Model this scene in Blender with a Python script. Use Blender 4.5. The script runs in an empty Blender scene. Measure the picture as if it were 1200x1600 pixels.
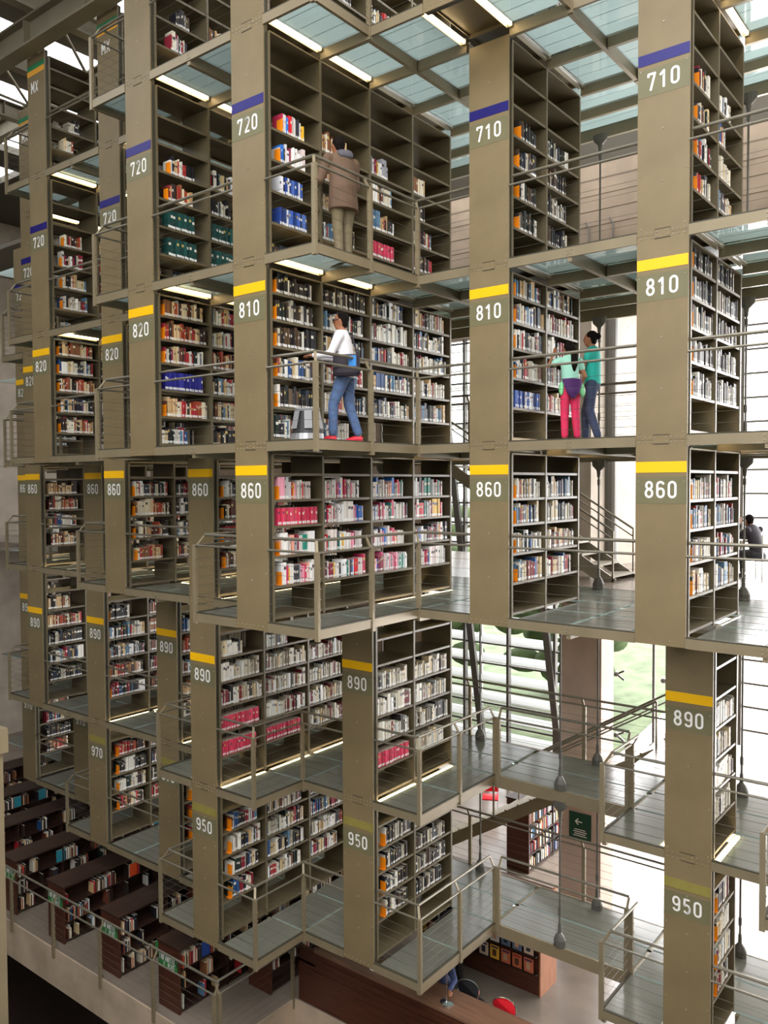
import bpy, math, random
from mathutils import Vector, Matrix, Euler
# ------------------------------------------------------------------ camera, sky, light, exposure
# built with the camera's eye at z = 0, then everything is lifted so that the reading-room floor is z = 0
LIFT = 9.3
SC = bpy.context.scene
COL = SC.collection
F_PX = 1297.66
RT = Vector((0.7874275550225577, 0.6163906782360712, -0.004514130577763949))
UP = Vector((-0.01777128694316458, 0.030021517723925622, 0.9993912596345517))
FW = Vector((-0.6161509774004912, 0.7868679941751527, -0.03459382591144218))
cam_d = bpy.data.cameras.new('camera'); cam = bpy.data.objects.new('camera', cam_d); COL.objects.link(cam)
cam_d.sensor_fit = 'VERTICAL'; cam_d.sensor_height = 24.0; cam_d.lens = F_PX / 1600 * 24.0
cam_d.clip_start = 0.1; cam_d.clip_end = 400
cam.matrix_world = Matrix((( RT.x, UP.x, -FW.x, 0), (RT.y, UP.y, -FW.y, 0), (RT.z, UP.z, -FW.z, 0), (0, 0, 0, 1)))
SC.camera = cam
SC.view_settings.view_transform = 'Standard'; SC.view_settings.look = 'None'; SC.view_settings.gamma = 1.0
SC.view_settings.use_curve_mapping = False
SC.view_settings.exposure = -0.22
SKY = 7.0            # bright overcast sky
TUBE = 15.0           # fluorescent tubes
ROOF_LIGHT = 760.0
w = bpy.data.worlds.new('sky'); SC.world = w; w.use_nodes = True
nt = w.node_tree; nt.nodes.clear()
o_ = nt.nodes.new('ShaderNodeOutputWorld'); bg = nt.nodes.new('ShaderNodeBackground')
tc = nt.nodes.new('ShaderNodeTexCoord'); sx = nt.nodes.new('ShaderNodeSeparateXYZ'); rp = nt.nodes.new('ShaderNodeValToRGB')
nt.links.new(tc.outputs['Generated'], sx.inputs[0]); nt.links.new(sx.outputs['Z'], rp.inputs[0])
rp.color_ramp.elements[0].position = 0.0; rp.color_ramp.elements[0].color = (0.72, 0.74, 0.70, 1)
rp.color_ramp.elements[1].position = 0.25; rp.color_ramp.elements[1].color = (0.97, 0.98, 1.0, 1)
nt.links.new(rp.outputs[0], bg.inputs[0]); bg.inputs[1].default_value = SKY; nt.links.new(bg.outputs[0], o_.inputs[0])
# skylight over the open hall
def area_lamp(name, loc, size, size_y, energy, color, rot=(0, 0, 0)):
    l = bpy.data.lights.new(name, 'AREA'); l.shape = 'RECTANGLE'; l.size = size; l.size_y = size_y; l.energy = energy; l.color = color
    o = bpy.data.objects.new(name, l); COL.objects.link(o); o.location = loc; o.rotation_euler = rot
    return o
area_lamp('skylight_daylight', (1.0, -1.5, 9.5), 13, 7, ROOF_LIGHT, (1.0, 0.93, 0.82))
area_lamp('fill_skylight_left', (-17.0, 2.5, 9.5), 10, 3, 70, (1.0, 0.95, 0.86))  # added lamp below an unseen roof opening, brightens the upper left panels
area_lamp('window_daylight', (-0.8, 22.6, -2.4), 17.6, 13.7, 9500, (1.0, 0.97, 0.97), (-math.pi / 2, 0, 0))
CY = SC.cycles
CY.max_bounces = 7; CY.diffuse_bounces = 3; CY.glossy_bounces = 3; CY.transmission_bounces = 4; CY.transparent_max_bounces = 8
CY.caustics_reflective = False; CY.caustics_refractive = False; CY.use_denoising = True
CY.sample_clamp_indirect = 4.0

# ------------------------------------------------------------------ grid of the hanging stack
PX, PY, PW, BAY = -8.517, 7.62, 0.613, 1.085
def X(i): return PX + 2.359 * i
def Y(j): return PY + BAY * j
def MID(i): return X(i) + 1.486              # where the landings of two neighbours meet
SEAM = {'M': 5.97, '7': 2.92, '8': 0.50, '6': -1.88, '9': -4.93, '5': -7.46}
CEIL = {'M': 8.30, '7': 5.97, '8': 2.92, '6': 0.50, '9': -1.88, '5': -4.93}
STRIPE = {'M': 8.11, '7': 5.042, '8': 2.642, '6': 0.242, '9': -2.751, '5': -5.24}
YB = 13.55                                   # back edge of the corridor
COLS = {'M': {-4: 2, -3: 1, -2: 1, -1: 0, 0: 0, 1: 1, 2: 2},
        '7': {-5: 3, -4: 2, -3: 1, -2: 1, -1: 0, 0: 0, 1: 2, 2: 2},
        '8': {-5: 3, -4: 2, -3: 1, -2: 1, -1: 0, 0: 0, 1: 2, 2: 2},
        '6': {-5: 3, -4: 2, -3: 2, -2: 1, -1: 1, 0: 0, 1: 2, 2: 2},
        '9': {-5: 3, -4: 2, -3: 2, -2: 2, -1: 1, 0: 2, 2: 3},
        '5': {-5: 3, -4: 3, -3: 2, -2: 2, -1: 1, 0: 2, 2: 3}}
NUM = {'M': lambda i: 'MX', '7': lambda i: '710' if i > 0 else '720', '8': lambda i: '810' if i >= 0 else '820',
       '6': lambda i: '860', '9': lambda i: '890', '5': lambda i: '950' if i >= -1 else '970'}
ORD = ['first', 'second', 'third', 'fourth', 'fifth', 'sixth', 'seventh', 'eighth', 'ninth', 'tenth']
def short(lv, i):
    same = sorted([k for k in COLS[lv] if NUM[lv](k) == NUM[lv](i)], reverse=True)
    return '%s %s bookcase from the window' % (ORD[same.index(i)], NUM[lv](i))
def project(p):
    z = p.dot(FW)
    if z < 0.1: return None
    return (600 + F_PX * p.dot(RT) / z, 800 - F_PX * p.dot(UP) / z, z)

# ------------------------------------------------------------------ materials
def srgb(h):
    h = h.lstrip('#'); v = [int(h[k:k + 2], 16) / 255 for k in (0, 2, 4)]
    return tuple((c / 12.92 if c <= 0.04045 else ((c + 0.055) / 1.055) ** 2.4) for c in v)
def mat(name, color, rough=0.6, metal=0.0, noise=0.0, scale=6.0, bump=0.0, attr=None, spec=0.4, stretch=None):
    m = bpy.data.materials.new(name); m.use_nodes = True; n = m.node_tree; b = n.nodes['Principled BSDF']
    b.inputs['Base Color'].default_value = (*color, 1); b.inputs['Roughness'].default_value = rough
    b.inputs['Metallic'].default_value = metal; b.inputs['Specular IOR Level'].default_value = spec
    if attr:
        a = n.nodes.new('ShaderNodeAttribute'); a.attribute_name = attr; n.links.new(a.outputs['Color'], b.inputs['Base Color'])
    if noise or bump:
        t = n.nodes.new('ShaderNodeTexCoord'); nz = n.nodes.new('ShaderNodeTexNoise'); nz.inputs['Scale'].default_value = scale
        nz.inputs['Detail'].default_value = 5
        mp = n.nodes.new('ShaderNodeMapping'); n.links.new(t.outputs['Object'], mp.inputs[0]); n.links.new(mp.outputs[0], nz.inputs['Vector'])
        if stretch: mp.inputs['Scale'].default_value = stretch
        if noise:
            r = n.nodes.new('ShaderNodeValToRGB')
            r.color_ramp.elements[0].position = 0.32; r.color_ramp.elements[1].position = 0.68
            r.color_ramp.elements[0].color = (*[c * (1 - noise) for c in color], 1)
            r.color_ramp.elements[1].color = (*[min(1, c * (1 + noise)) for c in color], 1)
            n.links.new(nz.outputs['Fac'], r.inputs[0]); n.links.new(r.outputs[0], b.inputs['Base Color'])
        if bump:
            bp = n.nodes.new('ShaderNodeBump'); bp.inputs['Strength'].default_value = bump; bp.inputs['Distance'].default_value = 0.02
            n.links.new(nz.outputs['Fac'], bp.inputs['Height']); n.links.new(bp.outputs[0], b.inputs['Normal'])
    return m
def emit(name, color, s):
    m = bpy.data.materials.new(name); m.use_nodes = True; n = m.node_tree; n.nodes.clear()
    o = n.nodes.new('ShaderNodeOutputMaterial'); e = n.nodes.new('ShaderNodeEmission')
    e.inputs[0].default_value = (*color, 1); e.inputs[1].default_value = s; n.links.new(e.outputs[0], o.inputs[0]); return m
def glass_deck_mat():
    m = bpy.data.materials.new('frosted glass floor'); m.use_nodes = True; n = m.node_tree; b = n.nodes['Principled BSDF']
    b.inputs['Base Color'].default_value = (0.30, 0.30, 0.25, 1); b.inputs['Roughness'].default_value = 0.16
    b.inputs['Specular IOR Level'].default_value = 0.6
    tr = n.nodes.new('ShaderNodeBsdfTranslucent'); tr.inputs[0].default_value = (0.62, 0.72, 0.70, 1)
    mx = n.nodes.new('ShaderNodeMixShader'); mx.inputs[0].default_value = 0.5
    n.links.new(b.outputs[0], mx.inputs[1]); n.links.new(tr.outputs[0], mx.inputs[2])
    n.links.new(mx.outputs[0], n.nodes['Material Output'].inputs[0]); return m
def glass_clear_mat():
    m = bpy.data.materials.new('clear underside of the glass'); m.use_nodes = True; n = m.node_tree; n.nodes.remove(n.nodes['Principled BSDF'])
    t = n.nodes.new('ShaderNodeBsdfTransparent'); t.inputs[0].default_value = (0.82, 0.90, 0.87, 1)
    g = n.nodes.new('ShaderNodeBsdfGlossy'); g.inputs['Roughness'].default_value = 0.05
    f = n.nodes.new('ShaderNodeFresnel'); f.inputs[0].default_value = 1.5
    mx = n.nodes.new('ShaderNodeMixShader'); n.links.new(f.outputs[0], mx.inputs[0]); n.links.new(t.outputs[0], mx.inputs[1]); n.links.new(g.outputs[0], mx.inputs[2])
    n.links.new(mx.outputs[0], n.nodes['Material Output'].inputs[0]); return m
M = {}
M['steel'] = mat('olive grey painted steel', (0.205, 0.154, 0.079), 0.5, 0.0, 0.10, 1.6, 0.02)
M['frame'] = mat('olive grey frame steel', (0.24, 0.195, 0.12), 0.42, 0.15, 0.08, 2.2)
M['channel'] = mat('dark olive channel', (0.05, 0.045, 0.028), 0.6)
M['shelf'] = mat('olive shelf steel', (0.122, 0.097, 0.054), 0.45, 0.0, 0.08, 3)
M['rail'] = mat('worn steel handrail', (0.22, 0.20, 0.155), 0.42, 0.5, 0.08, 8)
M['cable'] = mat('steel cable', (0.12, 0.11, 0.085), 0.5, 0.4)
M['bolt'] = mat('bolt head', (0.34, 0.31, 0.24), 0.35, 0.4)
M['slot'] = mat('dark slot', (0.02, 0.018, 0.014), 0.8)
M['yellow'] = mat('yellow band paint', srgb('#f7bd0c'), 0.45)
M['faded'] = mat('faded olive band paint', srgb('#8a8040'), 0.6, 0, 0.12, 5)
M['blue'] = mat('blue band paint', srgb('#140e6a'), 0.45)
M['green'] = mat('green band paint', srgb('#1d7a4e'), 0.45)
M['orange_band'] = mat('orange band paint', srgb('#e0a030'), 0.45)
M['patch'] = mat('greener repaint patch', (0.160, 0.145, 0.076), 0.5, 0, 0.08, 2)
M['white_paint'] = mat('white lettering', (0.85, 0.84, 0.80), 0.5)
M['glass'] = glass_deck_mat(); M['glass_clear'] = glass_clear_mat()
M['strip'] = glass_deck_mat(); M['strip'].name = 'floor joint'; M['strip'].node_tree.nodes['Principled BSDF'].inputs['Base Color'].default_value = (0.05, 0.055, 0.05, 1)
M['tube'] = emit('warm fluorescent tube', (1.0, 0.76, 0.42), TUBE)
M['tube_off'] = mat('unlit tube', (0.55, 0.55, 0.50), 0.3)
M['housing'] = mat('lamp housing', (0.42, 0.38, 0.28), 0.4, 0.2)
M['books'] = mat('book covers', (0.5, 0.5, 0.5), 0.5, attr='Col', spec=0.35)
M['tag'] = mat('white spine tag', (0.85, 0.85, 0.83), 0.5)
M['bookend'] = mat('orange bookend', srgb('#ee8a10'), 0.5)
M['concrete'] = mat('concrete', (0.38, 0.33, 0.27), 0.75, 0, 0.16, 1.3, 0.05)
M['board'] = mat('board-marked concrete', (0.27, 0.205, 0.145), 0.8, 0, 0.15, 1.3, 0.05)
M['pink_concrete'] = mat('warm concrete', (0.60, 0.47, 0.39), 0.75, 0, 0.12, 1.5, 0.05)
M['floor'] = mat('polished concrete floor', (0.22, 0.18, 0.145), 0.25, 0, 0.2, 0.9)
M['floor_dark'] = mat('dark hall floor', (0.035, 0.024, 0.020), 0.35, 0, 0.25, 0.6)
M['roof'] = mat('roof soffit', (0.10, 0.09, 0.07), 0.8)
M['girder'] = mat('girder steel', (0.24, 0.21, 0.15), 0.5, 0.1, 0.1, 1.5)
M['wood'] = mat('red brown wood', (0.075, 0.024, 0.013), 0.4, 0, 0.35, 3.0, 0, stretch=(0.6, 6, 14))
M['wood_dark'] = mat('dark brown wood', (0.032, 0.014, 0.009), 0.5, 0, 0.3, 3.0, 0, stretch=(3, 0.7, 10))
M['wood_light'] = mat('orange brown wood', (0.36, 0.15, 0.075), 0.35, 0, 0.2, 3.0, 0, stretch=(4, 4, 0.6))
M['wood_top'] = mat('counter top wood', (0.20, 0.10, 0.06), 0.35, 0, 0.2, 3.0, 0, stretch=(0.5, 5, 5))
M['sign_green'] = mat('green sign plate', srgb('#3f8a4a'), 0.5)
M['sign_dark'] = mat('dark green sign plate', srgb('#2c5f38'), 0.5)
M['wall_sign'] = mat('deep green notice', srgb('#1c4a38'), 0.5)
M['mullion'] = mat('grey window frame', (0.13, 0.125, 0.11), 0.45, 0.3)
M['fin'] = mat('white outdoor louvre', (0.85, 0.87, 0.86), 0.6)
M['grass'] = mat('outdoor grass', (0.17, 0.21, 0.12), 0.9, 0, 0.3, 1.2)
M['blown_ground'] = mat('pale blown-out ground', (0.62, 0.6, 0.58), 0.8)  # pale colour stands in for daylight glare on the garden ground
M['leaf'] = mat('outdoor foliage', (0.085, 0.125, 0.05), 0.9, 0, 0.4, 1.0)
M['red'] = mat('red plastic', srgb('#d8202c'), 0.35)
M['darkred'] = mat('dark red cloth', srgb('#8c2030'), 0.6)
M['black'] = mat('black plastic', (0.02, 0.02, 0.022), 0.45)
M['grey_plastic'] = mat('grey plastic', (0.27, 0.27, 0.28), 0.45)
M['chrome'] = mat('chrome', (0.75, 0.75, 0.75), 0.18, 1.0)
M['satin'] = mat('satin steel ring', (0.42, 0.42, 0.43), 0.4, 0.6)
M['edge_concrete'] = mat('warm edge concrete', (0.44, 0.345, 0.25), 0.8, 0, 0.2, 1.4, 0.05)
M['skin'] = mat('brown skin', srgb('#a06a4c'), 0.55)
M['hair'] = mat('black hair', (0.008, 0.006, 0.005), 0.8, spec=0.1)
M['brown_coat'] = mat('brown jacket', srgb('#66503f'), 0.8, 0, 0.1, 9)
M['hood'] = mat('grey hood', srgb('#5c5a62'), 0.8)
M['khaki'] = mat('khaki trousers', srgb('#72674f'), 0.85, 0, 0.1, 12)
M['white_shirt'] = mat('white shirt', (0.82, 0.80, 0.84), 0.7)
M['jeans'] = mat('blue jeans', srgb('#52688f'), 0.85, 0, 0.15, 14)
M['dark_jeans'] = mat('dark jeans', srgb('#3d4660'), 0.85, 0, 0.12, 12)
M['pink_trousers'] = mat('pink trousers', srgb('#d02c58'), 0.75)
M['mint'] = mat('mint top', srgb('#9fd8c2'), 0.75)
M['teal'] = mat('teal top', srgb('#2bb3a4'), 0.75)
M['purple'] = mat('purple cloth', srgb('#4a2460'), 0.75)
M['light_green'] = mat('light green cloth', srgb('#86d69a'), 0.75)
M['shoe_red'] = mat('red shoe', srgb('#d02038'), 0.5)
M['shoe_dark'] = mat('dark shoe', (0.03, 0.03, 0.035), 0.5)
M['sole'] = mat('white sole', (0.8, 0.8, 0.78), 0.5)
M['bag'] = mat('black bag', (0.025, 0.02, 0.028), 0.7)
M['bag_blue'] = mat('blue bag label', srgb('#2d7cc4'), 0.6)
M['check'] = mat('blue check shirt', srgb('#44507c'), 0.8, 0, 0.5, 40)
M['mug'] = mat('bright green plastic', srgb('#63d020'), 0.4)
M['paper'] = mat('paper', (0.8, 0.79, 0.75), 0.6)

# ------------------------------------------------------------------ mesh builder
class MB:
    def __init__(s): s.v = []; s.f = []; s.m = []; s.c = []
    def quad(s, a, b, c, d, m=0, col=None):
        n = len(s.v); s.v += [tuple(a), tuple(b), tuple(c), tuple(d)]; s.f.append((n, n + 1, n + 2, n + 3)); s.m.append(m); s.c.append(col)
    def box(s, x0, x1, y0, y1, z0, z1, m=0, col=None, fn=None):
        n = len(s.v)
        p = [(x0, y0, z0), (x1, y0, z0), (x1, y1, z0), (x0, y1, z0), (x0, y0, z1), (x1, y0, z1), (x1, y1, z1), (x0, y1, z1)]
        if fn: p = [fn(*q) for q in p]
        s.v += p
        for f in ((3, 2, 1, 0), (4, 5, 6, 7), (0, 1, 5, 4), (1, 2, 6, 5), (2, 3, 7, 6), (3, 0, 4, 7)):
            s.f.append(tuple(n + k for k in f)); s.m.append(m); s.c.append(col)
    def obox(s, a, b, w, h, m=0, up=(0, 0, 1)):
        """a bar of width w and height h from point a to point b"""
        a = Vector(a); b = Vector(b); d = (b - a).normalized(); u = Vector(up)
        if abs(d.dot(u)) > 0.98: u = Vector((0, 1, 0))
        r = d.cross(u).normalized(); u = r.cross(d)
        n = len(s.v)
        for q in (a, b):
            for (p, t) in ((-1, -1), (1, -1), (1, 1), (-1, 1)): s.v.append(tuple(q + r * (p * w / 2) + u * (t * h / 2)))
        for f in ((3, 2, 1, 0), (4, 5, 6, 7), (0, 1, 5, 4), (1, 2, 6, 5), (2, 3, 7, 6), (3, 0, 4, 7)):
            s.f.append(tuple(n + k for k in f)); s.m.append(m); s.c.append(None)
    def tube(s, pts, r, k=8, m=0, cap=True):
        """round bar through pts; r is a radius or one (rx, ry) or radius per point"""
        P = [Vector(p) for p in pts]; n0 = len(s.v); L = len(P)
        prev = None
        for a, p in enumerate(P):
            d = (P[min(a + 1, L - 1)] - P[max(a - 1, 0)])
            d = d.normalized() if d.length > 1e-9 else Vector((0, 0, 1))
            if prev is None:
                u = Vector((0, 1, 0)) if abs(d.z) > 0.7 else Vector((0, 0, 1))
                e1 = d.cross(u).normalized()
            else: e1 = (prev - d * prev.dot(d)).normalized()
            e2 = d.cross(e1); prev = e1
            rr = r[a] if isinstance(r, (list, tuple)) else r
            ra, rb = rr if isinstance(rr, (list, tuple)) else (rr, rr)
            for t in range(k):
                an = 2 * math.pi * t / k
                s.v.append(tuple(p + e1 * (math.cos(an) * ra) + e2 * (math.sin(an) * rb)))
        for a in range(L - 1):
            for t in range(k):
                s.f.append((n0 + a * k + t, n0 + a * k + (t + 1) % k, n0 + (a + 1) * k + (t + 1) % k, n0 + (a + 1) * k + t)); s.m.append(m); s.c.append(None)
        if cap:
            s.f.append(tuple(n0 + t for t in reversed(range(k)))); s.m.append(m); s.c.append(None)
            s.f.append(tuple(n0 + (L - 1) * k + t for t in range(k))); s.m.append(m); s.c.append(None)
    def loft(s, rings, k=16, m=0, cap=True):
        """horizontal elliptical rings (x, y, z, rx, ry)"""
        n0 = len(s.v); L = len(rings)
        for (x, y, z, rx, ry) in rings:
            for t in range(k):
                an = 2 * math.pi * t / k; s.v.append((x + rx * math.cos(an), y + ry * math.sin(an), z))
        for a in range(L - 1):
            for t in range(k):
                s.f.append((n0 + a * k + t, n0 + a * k + (t + 1) % k, n0 + (a + 1) * k + (t + 1) % k, n0 + (a + 1) * k + t)); s.m.append(m); s.c.append(None)
        if cap:
            s.f.append(tuple(n0 + t for t in reversed(range(k)))); s.m.append(m); s.c.append(None)
            s.f.append(tuple(n0 + (L - 1) * k + t for t in range(k))); s.m.append(m); s.c.append(None)
    def ball(s, c, r, k=12, m=0):
        rx, ry, rz = r if isinstance(r, (list, tuple)) else (r, r, r)
        s.loft([(c[0], c[1], c[2] + rz * math.sin(a), rx * math.cos(a) + 1e-4, ry * math.cos(a) + 1e-4)
                for a in [math.pi * (-0.5 + t / 8) for t in range(9)]], k, m)
    def build(s, name, mats, parent=None, smooth=False):
        me = bpy.data.meshes.new(name); me.from_pydata(s.v, [], s.f)
        for q in (mats if isinstance(mats, (list, tuple)) else [mats]): me.materials.append(M[q])
        me.polygons.foreach_set('material_index', s.m)
        if any(c is not None for c in s.c):
            at = me.color_attributes.new('Col', 'FLOAT_COLOR', 'CORNER'); buf = []
            for f, c in zip(s.f, s.c):
                c = c or (0.5, 0.5, 0.5)
                for _ in f: buf += [c[0], c[1], c[2], 1.0]
            at.data.foreach_set('color', buf)
        if smooth: me.polygons.foreach_set('use_smooth', [True] * len(s.f))
        me.update()
        o = bpy.data.objects.new(name, me); COL.objects.link(o)
        if parent is not None: o.parent = parent
        return o
def tag(o, label, cat, group=None, kind=None):
    if label: o['label'] = label
    if cat: o['category'] = cat
    if group: o['group'] = group
    if kind: o['kind'] = kind
    return o
def thing(name, label, cat, group=None, loc=(0, 0, 0), rz=0):
    o = bpy.data.objects.new(name, None); COL.objects.link(o); o.location = loc; o.rotation_euler = (0, 0, rz); o.empty_display_size = 0.2
    return tag(o, label, cat, group)
def struct(o): o['kind'] = 'structure'; return o
class Sub:
    """builds parts in world space under an Empty that stands at loc"""
    def __init__(s, root): s.root = root; s.l = root.location.copy()
    def part(s, mb, name, mats, parent=None, smooth=False):
        o = mb.build(name, mats, s.root if parent is None else parent, smooth)
        if parent is None:
            o.data.transform(Matrix.Translation(-s.l))
        else:
            o.data.transform(Matrix.Translation(-s.l))
        return o

# ------------------------------------------------------------------ stroke lettering (DIN-like)
def arc(cx, cy, rx, ry, a0, a1, n=8):
    return [(cx + rx * math.cos(math.radians(a0 + (a1 - a0) * t / n)), cy + ry * math.sin(math.radians(a0 + (a1 - a0) * t / n))) for t in range(n + 1)]
GL = {
 '0': [arc(.25, .745, .185, .19, 180, 0) + arc(.25, .255, .185, .19, 0, -180) + [(.065, .745)]],
 '1': [[(.06, .73), (.28, .935), (.28, 0)]],
 '2': [arc(.25, .74, .185, .195, 170, -20) + [(.36, .52), (.075, .065), (.45, .065)]],
 '3': [arc(.25, .735, .17, .2, 160, -90), arc(.25, .28, .185, .215, 90, -160)],
 '5': [[(.42, .935), (.11, .935), (.09, .54)] + arc(.25, .33, .185, .265, 125, -150)],
 '6': [arc(.25, .745, .185, .19, 15, 180) + arc(.25, .265, .185, .2, 180, 360) + arc(.25, .37, .185, .19, 0, 180)],
 '7': [[(.065, .76), (.065, .935), (.435, .935), (.19, 0)]],
 '8': [arc(.25, .735, .165, .2, 0, 360, 14), arc(.25, .29, .19, .225, 0, 360, 14)],
 '9': [[(.5 - x, 1 - y) for x, y in arc(.25, .745, .185, .19, 15, 180) + arc(.25, .265, .185, .2, 180, 360) + arc(.25, .37, .185, .19, 0, 180)]],
 'M': [[(.06, 0), (.06, 1), (.28, .35), (.50, 1), (.50, 0)]], 'X': [[(.04, 0), (.48, 1)], [(.04, 1), (.48, 0)]],
 'I': [[(.2, 0), (.2, 1)]], 'N': [[(.06, 0), (.06, 1), (.42, 0), (.42, 1)]], 'F': [[(.08, 0), (.08, .935), (.42, .935)], [(.08, .5), (.36, .5)]],
 'A': [[(.03, 0), (.25, 1), (.47, 0)], [(.12, .3), (.38, .3)]], 'T': [[(.03, .935), (.47, .935)], [(.25, 0), (.25, .935)]],
 'L': [[(.08, 1), (.08, .065), (.42, .065)]], '<': [[(.35, .2), (.05, .5), (.35, .8)], [(.05, .5), (.75, .5)]], ' ': []}
def lettering(mb, text, x0, zt, h, y, sw=0.135, adv=0.62, m=0, wx=1.0):
    q_ = 0
    """flat strokes standing in the x-z plane at y, top-left at (x0, zt)"""
    for ch in text:
        for st in GL[ch]:
            hw = sw * h / 2
            P = [Vector((x0 + px * h * wx, y, zt - h + pz * h)) for px, pz in st]
            for a, b in zip(P, P[1:]):
                d = (b - a)
                if d.length < 1e-6: continue
                d.normalize(); r = Vector((-d.z, 0, d.x)) * hw
                o_ = Vector((0, -.00006 * (q_ % 12), 0)); q_ += 1
                mb.quad(a + r + o_, b + r + o_, b - r + o_, a - r + o_, m)
            for p in P[1:-1]:
                q_ += 1; n = len(mb.v); mb.v += [(p.x + hw * math.cos(t * math.pi / 4), y - .00006 * (q_ % 12), p.z + hw * math.sin(t * math.pi / 4)) for t in range(8)]
                mb.f.append(tuple(n + t for t in range(8))); mb.m.append(m); mb.c.append(None)
        x0 += adv * h * wx
    return x0

# ------------------------------------------------------------------ the room shell
ZF = -9.3
def sbox(name, m, *b):
    mb = MB(); mb.box(*b); return struct(mb.build(name, m))
mb = MB(); mb.box(-30, -10.37, 8.77, 23, ZF - 0.45, ZF); mb.box(-10.37, 8, 10.55, 23, ZF - 0.45, ZF)
struct(mb.build('floor', 'floor'))
mb = MB()                                                      # concrete edge of that slab, facing the void
mb.box(-30, -10.37, 8.74, 8.77, ZF - 0.75, ZF + 0.02); mb.box(-10.37, -10.34, 8.74, 10.55, ZF - 0.75, ZF + 0.02); mb.box(-10.34, 8, 10.52, 10.55, ZF - 0.75, ZF + 0.02)
struct(mb.build('trim_1', 'edge_concrete'))
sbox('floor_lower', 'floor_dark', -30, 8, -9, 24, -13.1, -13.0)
mb = MB(); mb.box(-7.35, 8, YB + 0.05, 23, -2.15, -1.86); mb.box(-30, -7.35, YB + 0.05, 19, -2.15, -1.86)
struct(mb.build('floor_upper', 'floor'))
YF = 22.0
# window wall: concrete above and to the far left, glazing between
mb = MB(); mb.box(-30, 8, YF, YF + 0.3, 4.45, 9.6)
for k in range(11): mb.box(-30, 8, YF - 0.012, YF, 4.6 + k * 0.42, 4.615 + k * 0.42)
mb.box(-30, -15.6, YF, YF + 0.3, -13, 4.45)
struct(mb.build('wall_back', 'board'))
sbox('wall_left', 'concrete', -30.3, -30, -9, YF + 0.3, -13, 10)
sbox('wall_right', 'concrete', 8, 8.3, -9, YF + 0.3, -13, 10)
mb = MB(); mb.box(-30, -8, -9.3, -9, -13, 9.6); mb.box(-8, 8.3, -9.3, -9, -13, 1.5); struct(mb.build('wall_front_shade', 'roof'))  # unseen wall added behind the camera, stepped to shade lower and left panels
# roof slab with long openings, the unseen hall ones shaped to steer the daylight
mb = MB()
for y0, y1 in ((-9, -6.0), (5.6, 8.6), (13.6, 19.0)): mb.box(-30, 8, y0, y1, 9.6, 9.8)
mb.box(-30, -8, -6.0, 1.0, 9.6, 9.8); mb.box(-30, -8, 4.0, 5.6, 9.6, 9.8); mb.box(-30, -22, 1.0, 4.0, 9.6, 9.8); mb.box(-12, -8, 1.0, 4.0, 9.6, 9.8)
mb.box(-30, 8, 13.75, 19.0, 7.62, 7.75)
for k in range(15):
    x0 = -30 + k * 2.62
    if x0 < -8: mb.box(x0, x0 + 1.25, 8.6, 13.6, 9.6, 9.8)
struct(mb.build('ceiling', 'roof'))
# window bars
def window(n, x0, x1, z0, z1, dx, dz, slanted=None):
    t = MB()
    k = 0
    z = z0
    while z <= z1 + 1e-6: t.box(x0, x1, YF + 0.05, YF + 0.13, z - 0.026, z + 0.026); z += dz
    x = x0
    while x <= x1 + 1e-6: t.box(x - 0.04, x + 0.04, YF, YF + 0.16, z0, z1); x += dx
    if slanted:
        for a, b in slanted: t.obox((a, YF + 0.0, z0), (b, YF + 0.0, z1), 0.2, 0.12)
    struct(t.build('window_%d' % n, 'mullion'))
window(1, -15.6, -9.6, ZF, 4.45, 1.55, 0.62, [(-10.6, -12.3), (-13.2, -15.0)])
window(2, -5.8, 8, ZF, 4.45, 2.6, 0.60)
t = MB()
for x in (-9.3, -8.0, -6.9): t.tube([(x, YF, ZF), (x, YF, 4.45)], 0.045, 8)
for x in (-9.0, -7.7):
    for z in (-3.6, -5.3, -7.0):
        t.obox((x, YF - .1, z), (x + .22, YF - .1, z + .12), .05, .05); t.obox((x, YF - .1, z), (x + .22, YF - .1, z - .14), .05, .05); t.ball((x, YF - .1, z), .08)
struct(t.build('window_3', 'mullion'))
# daylight shading louvres and garden outside
r = thing('sun_louvre', 'white outdoor sun louvre behind the window with slanted bars', 'louvre', None, (-14, YF + .92, ZF - .2)); S = Sub(r)
t = MB()
for k in range(22):
    z = ZF + 0.6 + k * 0.62; t.obox((-16.5, YF + .92, z), (-11.3, YF + .92, z), .34, .03, up=(0, -.6, .8))
S.part(t, 'blades', 'fin')
for x in (-16.4, -14.0, -11.4): t = MB(); t.box(x - .03, x + .03, YF + .95, YF + 1.0, ZF - .3, 4.6); S.part(t, 'post', 'fin')
t = MB(); t.quad((-10.9, YF + 0.3, ZF - 0.25), (40, YF + 0.3, ZF - 0.25), (40, 60, ZF - .25), (-10.9, 60, ZF - .25)); struct(t.build('ground_blown_out', 'blown_ground'))  # pale sheet in place of garden ground washed out by daylight
t = MB(); t.quad((-60, YF + 0.3, ZF - 0.3), (-10.9, YF + 0.3, ZF - 0.3), (-10.9, 40, ZF + 1.5), (-60, 40, ZF + 1.5))
g = t.build('ground', 'grass'); struct(g)
random.seed(5)
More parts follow.
